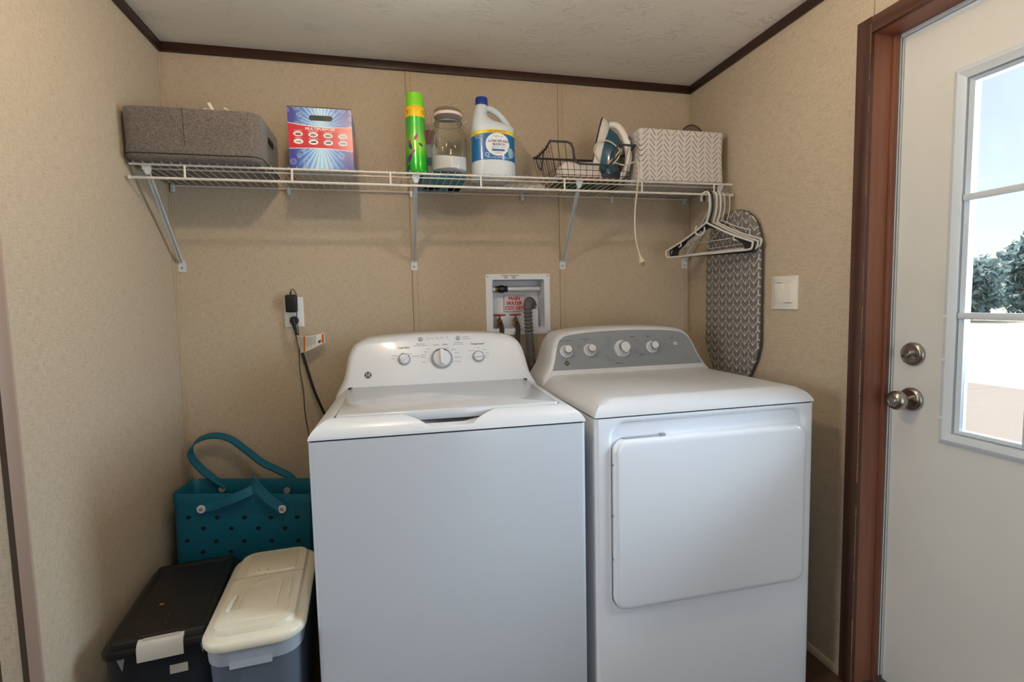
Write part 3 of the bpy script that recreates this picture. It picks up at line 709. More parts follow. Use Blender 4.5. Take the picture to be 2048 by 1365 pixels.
for xf, xw in ((.0550, .0260), (.8540, .8510), (1.4400, 1.4735), (2.0230, 2.0560)):
    p0 = Vector((xf, -.300, 1.626)); p1 = Vector((xw, -.0045, 1.366))
    d = (p1-p0).normalized(); side = Vector((1, 0, 0)); side = (side-d*side.dot(d)).normalized(); nn = d.cross(side)
    b = MB()
    for off, hw, th in ((0, .0060, .0012),):        # folded strut: web and two flanges
        for a0, a1, b0, b1 in ((-.006, .006, -.0012, 0), (-.006, -.0048, -.0012, .006), (.0048, .006, -.0012, .006)):
            q = [p0+side*a+nn*bb for a, bb in ((a0, b0), (a1, b0), (a1, b1), (a0, b1))]; q2 = [p1+side*a+nn*bb for a, bb in ((a0, b0), (a1, b0), (a1, b1), (a0, b1))]
            b.loft([q, q2])
    bk = obj('bracket', b, PLATEW, sh, True)
    hd = [(-.013, .0), (.013, 0), (.0115, -.012), (.006, -.026), (-.006, -.026), (-.0115, -.012)]
    obj('bracket_hook', MB().prism(hd, frame_m((xf, -.3035, 1.633), (1, 0, 0), (0, -.35, 1)), -.0012, .0012), PLATEW, bk, True)
    ft = [(-.0125, -.034), (.0125, -.034), (.0125, -.006), (.008, .007), (-.008, .007), (-.0125, -.006)]
    fm = frame_m((xw, 0, 1.366), (1, 0, 0), (0, 0, 1))
    obj('bracket_foot', MB().prism(ft, fm, 0, .0052), PLATEW, bk, True)
    obj('screw', MB().lathe([(.0042, .005), (.0036, .0070), (.0018, .0078)], 12, fm @ Matrix.Translation((0, -.020, 0))), STEEL, bk, True)

# ------------------------------------------------------------------ things on the shelf
# grey tweed bin
gb = thing('fabric_bin', 'grey tweed fabric bin at the left end of the wire shelf', 'bin', (.195, -.20, ZT))
gw = [rrect(-.1835, .188, -.1455, .142, .032, 6), rrect(-.184, .190, -.147, .145, .034, 6)]
rs = [[Vector((x, y, z)) for x, y in inset(gw[k], i)] for k, i, z in ((0, .010, .0), (0, .001, .006), (0, -.001, .014), (1, .002, .05), (1, 0, .10), (1, 0, .1475), (1, .004, .150), (1, .008, .147), (0, .009, .05), (0, .012, .008))]
body = obj('body', MB().loft(rs), GREYF, gb, sharp=60)
obj('bottom_seam', MB().tube([(x, y, .0150) for x, y in inset(gw[0], -.0018)], .0016, 6, closed=True), mat('grey_seam_thread', (48, 44, 42), .9), body)
obj('side_seam', MB().tube([(-.018, -.1495, .148), (-.018, -.1490, .10), (-.018, -.1458, .05), (-.018, -.1428, .016)], .0008, 6), mat('grey_seam_thread', (48, 44, 42), .9), body)
obj('handle_hole', MB().prism(rrect(-.040, .040, -.011, .011, .010, 5), frame_m((.1900, .000, .100), (0, 1, 0), (0, 0, 1)), -.003, .0014, .0008), BLACKP, body)
random.seed(11)
for i, (x, y, zt) in enumerate(((.045, -.130, .180), (.035, -.13, .163), (.020, -.128, .162), (.100, -.120, .172))):
    p = [Vector((x+random.uniform(-.006, .006)*k, y+.006*k, .12+(zt-.12)*k/3)) for k in range(4)]
    tag(obj('tissue_wisp', MB().tube(p, 0, flat=(.0045-.0006*i, .0006), up=(1, .2, 0)), mat('tissue_white', (222, 206, 190), .9)), ['tallest torn white tissue tip poking out of the grey bin', 'small torn tissue tip left of the tallest one in the grey bin', 'leftmost low tissue tip peeking over the grey bin', 'tissue tip leaning right at the grey bin\'s right half'][i], 'tissue', 'tissue tips in the grey bin').location = (.195, -.20, ZT)

# detergent carton
bx = thing('detergent_box', 'blue and red printed cleaning powder carton with a handle slot', 'box', (.554, -.1975, ZT))
bw, bd, bh = .0985, .0875, .195
def carton_mat():
    M = mat('carton_print', (60, 110, 190), .28, coat=.3); n = NT(M); c = n.coord(); s = n.sep(c)
    x, z = s[0], s[2]
    low = n.m('LESS_THAN', z, .09); zc = n.m('ADD', n.m('MULTIPLY', low, .045), n.m('MULTIPLY', n.m('SUBTRACT', 1.0, low), .150))
    ang = n.m('ARCTAN2', n.m('SUBTRACT', z, n.m('ADD', zc, n.m('SUBTRACT', n.m('MULTIPLY', low, .060), .018))), n.m('SUBTRACT', x, .004))
    rays = n.m('MULTIPLY', n.m('ADD', n.m('SINE', n.m('MULTIPLY', ang, 34)), 1.0), .5)
    rad = n.m('ABSOLUTE', x); edge = n.ramp(rad, [(.015, (1, 1, 1)), (.075, (0, 0, 0))])
    base = n.ramp(rad, [(.0, rgba((150, 205, 235))), (.04, rgba((60, 130, 205))), (.085, rgba((58, 58, 140)))])
    col = n.mix(n.m('MULTIPLY', rays, n.m('MULTIPLY', edge, .75)), base, rgba((225, 240, 250)))
    vo = M.node_tree.nodes.new('ShaderNodeTexVoronoi'); vo.inputs['Scale'].default_value = 34; vo.inputs['Randomness'].default_value = 1
    M.node_tree.links.new(n.mapping(c, (1, .02, 1)), vo.inputs['Vector'])
    bub = n.ramp(vo.outputs['Distance'], [(.0, (.12, .12, .12)), (.26, (.3, .3, .3)), (.31, (.85, .85, .85)), (.34, (0, 0, 0))])
    col = n.mix(n.m('MULTIPLY', bub, .55), col, rgba((205, 215, 240)))
    n.set('Base Color', col); return M
CARTON = carton_mat(); CARD = mat('carton_board', (196, 190, 184), .7); REDC = mat('carton_red', (196, 30, 42), .28, coat=.3); WHITEP = mat('white_print', (236, 234, 232), .5)
core = obj('carton', MB().rbox(-bw, bw, -bd, bd, 0, bh, .0018, 2), CARD, bx)
slot = rrect(-.033, .040, .154, .171, .0082, 8)
fm = frame_m((0, -bd, 0), (1, 0, 0), (0, 0, 1))
obj('front_print', MB().frame(square_to(slot, -bw+.0008, bw-.0008, .001, bh-.002), slot, fm, 0, .0008), CARTON, core)
obj('side_print', MB().box(bw, bw+.0008, -bd+.001, bd-.001, .001, bh-.002), CARTON, core)
obj('top_flap', MB().box(-bw, bw, -bd-.0006, bd, bh-.0005, bh+.0015), mat('carton_top_edge', (44, 30, 34), .6), core)
obj('handle_slot', MB().prism(slot, fm, .0001, .0003), BLACKP, core)
band = [(-bw+.0008, .064), (-.06, .0665), (-.02, .068), (.02, .068), (.06, .0655), (bw-.0008, .061)] + [(bw-.0008, .1355), (.06, .1335), (.02, .1325), (-.02, .1335), (-.06, .1375), (-bw+.0008, .143)]
obj('white_band', MB().prism([(x, z+(.0026 if z > .1 else -.0022)) for x, z in band], fm, .0008, .0010), WHITEP, core)
rb = obj('red_band', MB().prism(band, fm, .0010, .0013), REDC, core)
obj('red_side_band', MB().box(bw+.0008, bw+.0012, -bd+.001, bd-.001, .061, .1355), REDC, core)
tx = MB(); fz = fm @ Matrix.Translation((0, 0, .0016))
def TF(x, z, b, s_, **k): text_into(tx, b, s_, fz @ Matrix.Translation((x, z, 0)), **k)
TF(-.0, .1270, 'MULTIPURPOSE', .0120, bold=.0003, sx=1.1)
for i, (b1, b2) in enumerate((('LAUNDRY', 'CARPETS'), ('UPHOLSTERY', 'APPLIANCES'), ('FURNITURE', 'PATIO'), ('KITCHEN', 'BATHS'))):
    x = -.068+i*.0455; TF(x, .1205-.0012*i, b1, .0050, sx=1.1); TF(x, .0968-.0008*i, b2, .0050, sx=1.1)
    tx.prism(circle(x, .1098-.0010*i, .0148, 20, .0082), fm, .0014, .0017); tx.prism(circle(x, .0862-.0006*i, .0148, 20, .0082), fm, .0014, .0017)
obj('white_lettering', tx, WHITEP, core)
pics = [((150, 80, 60), (170, 150, 130)), ((120, 130, 130), (40, 42, 44)), ((150, 140, 120), (70, 74, 80)), ((190, 190, 180), (130, 160, 180))]
for i, (a, b) in enumerate(pics):
    x = -.068+i*.0455
    obj('picture', MB().prism(circle(x, .1092-.001*i, .0095, 14, .0040), fm, .0017, .0019), mat('pic_a%d' % i, a, .6), core)
    obj('picture', MB().prism([(x-.008, .083), (x+.008, .083), (x+.0085, .088), (x+.002, .0885), (x-.008, .0865)], fm, .0017, .0019), mat('pic_b%d' % i, b, .6), core)

# spray can
ca = thing('spray_can', 'bright green spray can with a yellow shoulder and purple petals', 'spray can', (.8625, -.222, ZT))
def can_mat():
    M = mat('can_print', (60, 180, 50), .22, metal=.25, coat=.3); n = NT(M); z = n.sep(n.coord())[2]
    n.set('Base Color', n.ramp(n.m('DIVIDE', z, .2), [(.0, rgba((18, 150, 20))), (.3, rgba((40, 176, 40))), (.55, rgba((140, 200, 60))), (.75, rgba((96, 186, 70))), (1, rgba((60, 176, 60)))])); return M
obj('can_body', MB().lathe([(.030, 0), (.0375, .003), (.0385, .010), (.0382, .04), (.0362, .10), (.0343, .15), (.0338, .185), (.0342, .199)], 36), can_mat(), ca)
obj('yellow_shoulder', MB().lathe([(.0342, .199), (.0346, .205), (.0346, .225), (.0338, .232), (.031, .236)], 36), mat('can_yellow', (236, 186, 18), .25, coat=.3), ca)
obj('cap', MB().lathe([(.0305, .234), (.0308, .238), (.0302, .278), (.0296, .281), (.020, .2785)], 36), mat('can_cap_green', (122, 206, 40), .35), ca)
obj('base_rim', MB().lathe([(.037, .0005), (.0392, .001), (.0392, .004), (.038, .0055)], 36), STEEL, ca)
def on_cyl(prof_r, a0, z, dx, dz, lift=.0006):
    rr = prof_r(z+dz)+lift; a = a0+dx/rr; return Vector((rr*math.cos(a), rr*math.sin(a), z+dz))
canr = lambda z: .0385-.0047*min(1, max(0, (z-.03)/.155))
def petal(a0, z, ln, wd, ang, M, par):
    pts = []
    for i in range(14):
        t = i/13; pts.append((ln*(t-.5), wd*math.sin(PI*t**.8)))
    for i in range(12, 0, -1):
        t = i/13; pts.append((ln*(t-.5), -wd*.55*math.sin(PI*t)))
    ca_, sa_ = math.cos(ang), math.sin(ang)
    v = [on_cyl(canr, a0, z, x*ca_-y*sa_, x*sa_+y*ca_) for x, y in pts]
    c_ = on_cyl(canr, a0, z, 0, 0, .0009); n_ = len(v); mb = MB().add(v+[c_], [(i, (i+1) % n_, n_) for i in range(n_)])
    obj('printed_petal', mb, M, par)
PUR, MAG, NAVY = mat('petal_purple', (88, 36, 120), .35), mat('petal_magenta', (176, 52, 140), .35), mat('petal_navy', (52, 52, 92), .35)
A0 = -PI/2-.02
for a, z, l, w_, g_, M in ((A0+.02, .128, .026, .0065, 1.15, MAG), (A0+.42, .105, .020, .0055, 2.6, NAVY), (A0-.28, .078, .024, .006, .9, MAG), (A0-.55, .100, .030, .008, 1.9, PUR), (A0-.62, .058, .034, .011, 1.3, PUR), (A0-.75, .026, .024, .008, 1.2, PUR), (A0-.72, .112, .022, .007, .5, MAG), (A0+1.25, .150, .034, .008, 1.5, MAG)):
    petal(a, z, l, w_, g_, M, ca)
for sg in (-1, 1):
    mb = MB()
    for z_, l in ((.218, .011), (.211, .008)):
        v = [Vector((.0352*math.cos(A0+sg*.85+q), .0352*math.sin(A0+sg*.85+q), z_+h_)) for h_ in (-.0012, .0012) for q in (-l/.07, 0, l/.07)]
        mb.add(v, [(0, 1, 4, 3), (1, 2, 5, 4)])
    obj('printed_mark', mb, INK, ca)

# teal pouch under the jar, plastic bag behind the jug, bottle behind the jar
random.seed(5)
tp = thing('wipes_pouch', 'flat teal pouch with dark leaf print lying under the glass jar', 'pouch', (.955, -.135, ZT))
def pillow(x0, x1, y0, y1, h, nx=18, ny=14, crump=0.0, z0=0):
    mb = MB(); top = []; bot = []
    for j in range(ny+1):
        for i in range(nx+1):
            uu, vv = i/nx, j/ny; e = min(1, 7*min(uu, 1-uu))**.5*min(1, 7*min(vv, 1-vv))**.5
            x, y = x0+(x1-x0)*uu, y0+(y1-y0)*vv; k = crump*random.uniform(-1, 1)
            top.append((x, y, z0+.001+h*e+(k if e > .3 else 0))); bot.append((x, y, z0+.0))
    n = (nx+1); F = [(j*n+i, j*n+i+1, (j+1)*n+i+1, (j+1)*n+i) for j in range(ny) for i in range(nx)]
    mb.add(top, F); mb.add(bot, [tuple(reversed(q)) for q in F])
    ed = [(i, 0) for i in range(nx)]+[(nx, j) for j in range(ny)]+[(i, ny) for i in range(nx, 0, -1)]+[(0, j) for j in range(ny, 0, -1)]
    v = [top[j*n+i] for i, j in ed]+[bot[j*n+i] for i, j in ed]; m_ = len(ed)
    return mb.add(v, [(i, (i+1) % m_, m_+(i+1) % m_, m_+i) for i in range(m_)])
def teal_print():
    M = mat('teal_pouch_film', (34, 140, 164), .35); n = NT(M); c = n.coord()
    a = n.noise(n.mapping(c, (22, 46, 5), rot=(0, 0, .7)), 1, 2)
    n.set('Base Color', n.mix(n.ramp(a, [(.60, (0, 0, 0)), (.63, (1, 1, 1))]), rgba((34, 140, 164)), rgba((16, 66, 96)))); return M
obj('pouch', pillow(-.082, .082, -.110, .125, .0105), teal_print(), tp)
pb = thing('plastic_bag', 'crumpled white plastic bag lying flat behind the bleach jug', 'bag', (1.18, -.068, ZT))
obj('bag_film', pillow(-.19, .22, -.045, .048, .016, 22, 8, .004), mat('bag_film', (206, 200, 194), .45), pb)
hb = thing('bottle', 'white bottle with a dusty pink cap half hidden behind the glass jar', 'bottle', (.9250, -.062, ZT))
obj('bottle_body', MB().lathe([(.030, 0), (.036, .004), (.036, .125), (.032, .145), (.020, .158), (.016, .165)], 28), mat('bottle_white', (206, 206, 206), .4), hb)
obj('cap', MB().lathe([(.0205, .160), (.0205, .205), (.017, .213), (.004, .216)], 24), mat('dusty_pink_cap', (178, 120, 118), .45), hb)
obj('label_band', MB().lathe([(.0363, .075), (.0366, .076), (.0366, .105), (.0363, .106)], 28, cap=False), mat('blue_grey_label', (120, 140, 165), .5), hb)

# glass jar
jz = ZT+.0128
jr = thing('glass_jar', 'clip-top glass jar part filled with white powder', 'jar', (.9765, -.226, jz))
prof = [(.012, 0), (.055, .0), (.063, .004), (.0655, .012), (.0655, .120), (.063, .138), (.054, .155), (.0485, .163), (.0475, .170), (.0500, .172), (.0500, .177), (.0475, .180), (.0475, .195)]
gl = MB().lathe(prof, 40, cap=False); gi = [(rr-.0032, z+(.004 if z < .02 else 0)) for rr, z in prof[1:]]
obj('glass_body', gl, JARG, jr)
rim = []
pr = [(.002, .006), (.053, .0062), (.060, .010), (.0612, .02), (.0612, .048)]
rg = [[Vector((rr*math.cos(2*PI*j/36), rr*math.sin(2*PI*j/36), z)) for j in range(36)] for rr, z in pr[1:]]
for rr, q in ((.0608, 1.0), (.045, .9), (.022, .8), (.004, .6)):
    rg.append([Vector((rr*math.cos(2*PI*j/36), rr*math.sin(2*PI*j/36), .0515+.005*math.sin(2*PI*j/36*2+1)*rr/.06+.003*math.cos(2*PI*j/36+.6)*rr/.06)) for j in range(36)])
obj('powder', MB().loft(rg), mat('white_powder', (226, 218, 220), .95, bump=(300, .3, .001)), jr)
obj('rubber_seal', MB().lathe([(.046, .1955), (.0500, .1965), (.0502, .206), (.046, .2075)], 36), mat('pink_rubber', (222, 196, 186), .6), jr)
obj('glass_lid', MB().lathe([(.048, .2075), (.0505, .209), (.0500, .2145), (.044, .2205), (.034, .2195), (.020, .2185), (.004, .2185)], 40), thin_glass('lid_glass', (.86, .90, .87), 1.45, .4), jr)
bl = MB(); bl.tube([(.0492*math.cos(a), .0492*math.sin(a), .1745) for a in [2*PI*i/30 for i in range(30)]], .0013, 6, closed=True)
bl.tube(bez([(-.050, -.004, .174), (-.060, -.006, .180), (-.056, -.004, .194), (-.050, 0, .205), (-.040, 0, .216)], 5), .0013, 6)
bl.tube(bez([(.050, -.004, .174), (.058, -.006, .180), (.072, -.012, .186), (.079, -.016, .181), (.072, -.016, .170), (.060, -.012, .158)], 5), .0013, 6)
bl.tube(bez([(.050, -.004, .174), (.054, -.003, .192), (.050, 0, .210), (.056, .002, .217), (.059, 0, .211)], 5), .0013, 6)
bl.tube(bez([(.050, -.004, .174), (.060, -.012, .160), (.067, -.016, .143)], 5), .0016, 6)
obj('wire_bail', bl, STEEL, jr)

# bleach jug
jg = thing('bleach_jug', 'white bleach jug with a blue cap and blue and yellow label', 'jug', (1.1415, -.195, ZT))
def sq(x0, x1, hy, z, ex=3.2, n=44):
    o = []; cx, hx = (x0+x1)/2, (x1-x0)/2
    for i in range(n):
        a = 2*PI*i/n; c_, s_ = math.cos(a), math.sin(a)
        o.append(Vector((cx+hx*math.copysign(abs(c_)**(2/ex), c_), hy*math.copysign(abs(s_)**(2/ex), s_), z)))
    return o
rows = [(-.070, .070, .046, .0, 2.6), (-.079, .079, .054, .004, 2.8), (-.0825, .0825, .057, .012, 2.9), (-.0825, .0825, .057, .050, 2.9), (-.0810, .0815, .056, .056, 2.9), (-.0810, .0815, .056, .168, 2.9), (-.0825, .0825, .057, .174, 2.9), (-.0820, .0815, .056, .184, 2.8), (-.0810, .0760, .055, .191, 2.7), (-.0795, .0560, .052, .198, 2.6), (-.0780, .0260, .048, .205, 2.4), (-.0755, .0040, .043, .213, 2.2), (-.0725, -.0090, .037, .224, 2.1), (-.0690, -.0165, .031, .238, 2.0), (-.0650, -.0180, .0265, .252, 2.0), (-.0610, -.0165, .0235, .264, 2.0), (-.0585, -.0140, .0215, .272, 2.0)]
obj('jug_body', MB().loft([sq(a, b, hy, z, ex) for a, b, hy, z, ex in rows]), HDPE, jg, sharp=60)
hp = bez([(-.030, 0, .258), (-.004, 0, .2590), (.024, 0, .2440), (.047, 0, .2210), (.063, 0, .1960), (.068, 0, .176)], 6)
hm = MB().tube(hp, [.0125-.0015*math.sin(PI*i/(len(hp)-1)) for i in range(len(hp))], 12)
obj('handle', hm, HDPE, jg)
obj('cap', MB().lathe([(.0228, .268), (.0232, .270), (.0228, .2935), (.021, .2965), (.006, .297)], 30, Matrix.Translation((-.0362, 0, 0))), mat('blue_cap', (18, 46, 140), .3, coat=.2), jg)
def jug_front(x, z, lift=.0008):
    t = min(1, abs((x-.0002)/.0812)); y = .056*(1-t**2.9)**(1/2.9); return Vector((x, -y-lift, z))
def wrap(mb, x0, x1, zl, zh, lift, nx=36):
    v = []
    for i in range(nx+1):
        ss = -1+2*i/nx; x = (x0+x1)/2+(x1-x0)/2*math.sin(ss*PI/2); v += [jug_front(x, zl(x), lift), jug_front(x, (zl(x)+zh(x))/2, lift), jug_front(x, zh(x), lift)]
    return mb.add(v, [(3*i+k, 3*i+3+k, 3*i+4+k, 3*i+1+k) for i in range(nx) for k in (0, 1)])
arc = lambda x, zc, dz: zc-dz*(x/.08)**2
lab = obj('blue_label', wrap(MB(), -.0806, .0808, lambda x: arc(x, .066, .006), lambda x: arc(x, .163, .006), .0007), mat('label_blue', (22, 104, 166), .3, coat=.2), jg)
obj('yellow_stripe', wrap(MB(), -.0806, .0808, lambda x: arc(x, .1595, .010), lambda x: arc(x, .171, .008), .0010), mat('label_yellow', (238, 214, 30), .3), lab)
nd = 30; dz_ = [(.008+.044*math.cos(2*PI*i/nd), .119+.044*math.sin(2*PI*i/nd)) for i in range(nd)]
disc = MB(); ringsd = [[jug_front(.008+.044*k*math.cos(2*PI*i/nd), .119+.040*k*math.sin(2*PI*i/nd), .0014) for i in range(nd)] for k in (1, .66, .33, .05)]
obj('white_roundel', disc.loft(ringsd, False, True), mat('label_white', (232, 232, 234), .35), lab)
def TJ(mb, x, z, b, size, **k): text_into(mb, b, size, None, warp=lambda u_, v_: jug_front(x+u_, z+v_-.9*(u_*u_), .0020), **k)
td = MB(); TJ(td, .012, .130, 'LOW-SPLASH', .0125, bold=.0003); TJ(td, .012, .1185, 'BLEACH', .0125, bold=.0003); TJ(td, .010, .0895, 'cleaning liquid', .0045); TJ(td, .004, .1465, 'HOME', .0060)
obj('dark_lettering', td, mat('label_ink', (40, 44, 60), .4), lab)
tb = MB(); TJ(tb, .011, .1085, 'REGULAR SCENT', .0068); TJ(tb, .022, .1465, 'LINE', .0060)
v = []; 
obj('blue_lettering', tb, mat('label_blue_ink', (60, 120, 180), .4), lab)
pil = rrect(-.014, .034, .0955, .1025, .0033, 5)
obj('blue_pill', MB().loft([[jug_front(x, z, .0024) for x, z in pil], [jug_front(x, z, .0032) for x, z in inset(pil, .0004)]]), mat('label_blue', (22, 104, 166), .3), lab)
tr_ = MB(); TJ(tr_, .006, .1645, 'CONCENTRATED', .0088, bold=.0002); obj('red_lettering', tr_, mat('label_red', (196, 84, 40), .4), lab)
tw = MB(); TJ(tw, .010, .0735, 'NET 2.5 QT (81 FL OZ) 2.4L', .0068); TJ(tw, -.060, .1475, 'DISINFECTS', .0050); TJ(tw, -.060, .1405, 'WHITENS', .0050)
obj('white_lettering', tw, WHITEP, lab)
em = MB(); 
for k in range(2): em.tube([jug_front(-.030+.0075*(1-.35*k)*math.cos(2*PI*i/20), .083+.0070*(1-.35*k)*math.sin(2*PI*i/20), .0012) for i in range(20)], .0006, 5, closed=True)
obj('round_emblem', em, WHITEP, lab)
pit = [(.044, .106), (.060, .108), (.067, .100), (.066, .078), (.060, .073), (.052, .073), (.048, .080), (.046, .096)]
obj('pitcher_picture', MB().loft([[jug_front(x, z, .0016) for x, z in pit], [jug_front(x, z, .0020) for x, z in inset(pit, .0006)]]), mat('label_pale_blue', (150, 190, 210), .35), lab)
obj('pitcher_handle', MB().tube([jug_front(.0665+.005*math.sin(PI*i/8), .096-.016*i/8, .0018) for i in range(9)], .0010, 5), mat('label_pale_blue', (150, 190, 210), .35), lab)

# herringbone bin at the right
def dash_mat():
    M = mat('herringbone_canvas', (206, 198, 190), .85); n = NT(M); c = n.coord(); s = n.sep(c)
    uu = n.m('ADD', s[0], s[1]); P_ = .0300; t = n.m('DIVIDE', uu, P_); k = n.m('FLOOR', t); fr_ = n.m('FRACT', t)
    sg = n.m('SUBTRACT', n.m('MULTIPLY', n.m('FLOORED_MODULO', k, 2), 2), 1)
    v_ = n.m('ADD', s[2], n.m('MULTIPLY', sg, n.m('MULTIPLY', n.m('SUBTRACT', fr_, .5), P_*1.15)))
    w = n.m('FRACT', n.m('DIVIDE', v_, .0195)); line = n.m('LESS_THAN', n.m('ABSOLUTE', n.m('SUBTRACT', w, .5)), .078)
    msk = n.m('LESS_THAN', n.m('ABSOLUTE', n.m('SUBTRACT', fr_, .5)), .37)
    fac = n.m('MULTIPLY', line, msk); col = n.mix(fac, rgba((208, 200, 192)), rgba((58, 56, 56)))
    n.set('Base Color', col); n.set('Normal', n.bump(n.noise(n.mapping(c, (700, 700, 700)), 1, 2), .2, .0006)); return M
hbn = thing('fabric_bin', 'off-white canvas bin with a dark herringbone dash print', 'bin', (1.872, -.158, ZT))
ow = rrect(-.182, .180, -.128, .126, .016, 5)
rs = [[Vector((x, y, z)) for x, y in inset(ow, i)] for i, z in ((.010, .0), (.001, .004), (.000, .012), (.004, .10), (.002, .170), (-.001, .1935), (.0005, .1955), (.003, .194), (.007, .10), (.010, .006))]
obj('body', MB().loft(rs), dash_mat(), hbn, sharp=60)
hp_ = thing('round_hoop', 'dark brown hoop with a grey mesh sticking up out of the herringbone bin', 'hoop', (1.985, -.170, ZT+.008))
M = frame_m((0, 0, .211), (1, -.1, 0), (0, .2, 1))
obj('rim', MB().tube([M @ Vector((.044*math.cos(2*PI*i/36), .044*math.sin(2*PI*i/36), 0)) for i in range(36)], .0028, 8, closed=True), mat('dark_brown_rim', (52, 36, 34), .4), hp_)
obj('mesh_disc', MB().prism(circle(0, 0, .042, 30), M, -.0006, .0006), mat('grey_brown_mesh', (112, 92, 82), .8), hp_)
obj('stem', MB().tube([M @ Vector((0, -.044, 0)), M @ Vector((0, -.14, 0)), (0, -.052, .0)], .005, 8), mat('dark_brown_rim', (52, 36, 34), .4), hp_)

# ------------------------------------------------------------------ wire basket, its contents and the iron
BLKW = mat('black_wire', (30, 24, 24), .45); BLKG = mat('dark_grey_flat_rim', (52, 48, 50), .5)
bk = thing('wire_basket', 'dark wire basket with dipped front rim next to the herringbone bin', 'basket', (1.51, -.165, ZT))
bx0, bx1, by0, by1 = 1.368, 1.648, -.262, -.068      # bottom
tx0, tx1, ty0, ty1 = 1.338, 1.676, -.276, -.052      # rim
zb_, zr_, zlow = ZT+.003, 1.776, 1.702
def lerp(a, b, t): return a+(b-a)*t
def wall_pt(side, t, z):
    k = (z-zb_)/(zr_-zb_); x0, x1, y0, y1 = lerp(bx0, tx0, k), lerp(bx1, tx1, k), lerp(by0, ty0, k), lerp(by1, ty1, k)
    return {'f': Vector((lerp(x0, x1, t), y0, z)), 'b': Vector((lerp(x0, x1, t), y1, z)), 'l': Vector((x0, lerp(y0, y1, t), z)), 'r': Vector((x1, lerp(y0, y1, t), z))}[side]
def front_top(t): return zlow if .27 < t < .76 else zr_
NW = 12
for i in range(NW+1):
    t = i/NW; f0 = wall_pt('f', t, zb_); obj('wire', MB().tube([wall_pt('f', t, front_top(t)), f0, wall_pt('b', t, zb_), wall_pt('b', t, zr_)], .0011, 5), BLKW, bk, True)
for i in range(1, 8):
    t = i/8; obj('wire', MB().tube([wall_pt('l', t, zr_), wall_pt('l', t, zb_), wall_pt('r', t, zb_), wall_pt('r', t, zr_)], .0011, 5), BLKW, bk, True)
for z in (zb_+.016, zb_+.034):
    obj('wire_ring', MB().tube([wall_pt('f', 0, z), wall_pt('f', 1, z), wall_pt('b', 1, z), wall_pt('b', 0, z)], .0012, 5, closed=True), BLKW, bk, True)
obj('base_ring', MB().tube([wall_pt('f', 0, zb_), wall_pt('f', 1, zb_), wall_pt('b', 1, zb_), wall_pt('b', 0, zb_)], .0018, 6, closed=True), BLKW, bk, True)
rimp = [wall_pt('f', 0, zr_), wall_pt('f', .20, zr_), wall_pt('f', .235, zr_-.006), wall_pt('f', .255, zr_-.020), wall_pt('f', .265, zlow+.020), wall_pt('f', .285, zlow+.005), wall_pt('f', .325, zlow), wall_pt('f', .70, zlow), wall_pt('f', .74, zlow+.005), wall_pt('f', .76, zlow+.020), wall_pt('f', .77, zr_-.018), wall_pt('f', .79, zr_-.004), wall_pt('f', .825, zr_), wall_pt('f', 1, zr_), wall_pt('r', .25, zr_-.010), wall_pt('r', .75, zr_-.010), wall_pt('b', 1, zr_), wall_pt('b', 0, zr_), wall_pt('l', .75, zr_-.010), wall_pt('l', .25, zr_-.010)]
obj('rim', MB().tube(rimp, .0042, 8, closed=True), BLKG, bk, True)
for sd in ('l', 'r'):
    sg = -1 if sd == 'l' else 1
    obj('side_handle', MB().tube(bez([wall_pt(sd, .28, zr_-.008), wall_pt(sd, .30, zr_-.03)+Vector((sg*.012, 0, 0)), wall_pt(sd, .5, zr_-.075)+Vector((sg*.018, 0, 0)), wall_pt(sd, .72, zr_-.03)+Vector((sg*.012, 0, 0)), wall_pt(sd, .74, zr_-.008)], 5), .0020, 6), BLKW, bk, True)
random.seed(3)
zi = zb_+.0035
it = thing('board', 'flat brown board lying in the bottom of the wire basket', 'board', (1.50, -.20, zi))
obj('board_sheet', MB().rbox(-.115, .125, -.055, .012, 0, .008, .002, 2), mat('brown_board', (120, 78, 56), .7), it)
it = thing('folded_cloth', 'white folded cloth filling the wire basket', 'cloth', (1.50, -.205, zi+.0085))
obj('cloth', pillow(-.118, .052, -.050, .040, .054, 18, 12, .003), mat('white_cloth', (226, 214, 206), .9), it)
it = thing('pouch', 'green pouch behind the cloth in the wire basket', 'pouch', (1.475, -.130, zi))
obj('film', pillow(-.085, .09, -.030, .020, .022, 14, 6, .002), mat('green_film', (52, 122, 72), .4), it)
it = thing('packet', 'dark blue packet at the back of the wire basket', 'packet', (1.525, -.088, zi))
obj('packet_box', MB().rbox(-.060, .060, -.017, .014, 0, .098, .003, 2), mat('dark_blue_packet', (28, 58, 110), .4), it)
obj('packet_panel', MB().box(-.045, .045, -.0175, -.0168, .058, .090), mat('pale_blue_panel', (150, 176, 206), .4), it)

ir = thing('steam_iron', 'white and blue steam iron standing upright in the wire basket', 'iron', (1.575, -.165, ZT+.036))
ta = math.radians(11); A_ = Vector((math.sin(ta), 0, math.cos(ta))); B_ = Vector((math.cos(ta), 0, -math.sin(ta))); Cc = Vector((0, 1, 0))
yw_ = Matrix.Rotation(math.radians(-28), 3, 'Z')
def IP(a, b, c): return yw_ @ (A_*a+B_*b+Cc*c)+Vector((-.034, .0, -.002))
def iron_ring(b, a0, a1, hw, n=30, pw=2.1):
    o = []
    for i in range(n):
        t = 2*PI*i/n; c_, s_ = math.cos(t), math.sin(t)
        if c_ >= 0: a = a0+(a1-a0)*.30+(a1-a0)*.70*c_; w_ = hw*abs(s_)**.8 if s_ else 0; w_ = hw*(1-c_**pw)**.75 if c_ > 0 else hw
        else: a = a0+(a1-a0)*.30*(1-abs(c_)**.6); w_ = hw*(1-abs(c_)**5)**.5
        o.append(IP(a, b, math.copysign(w_, s_)))
    return o
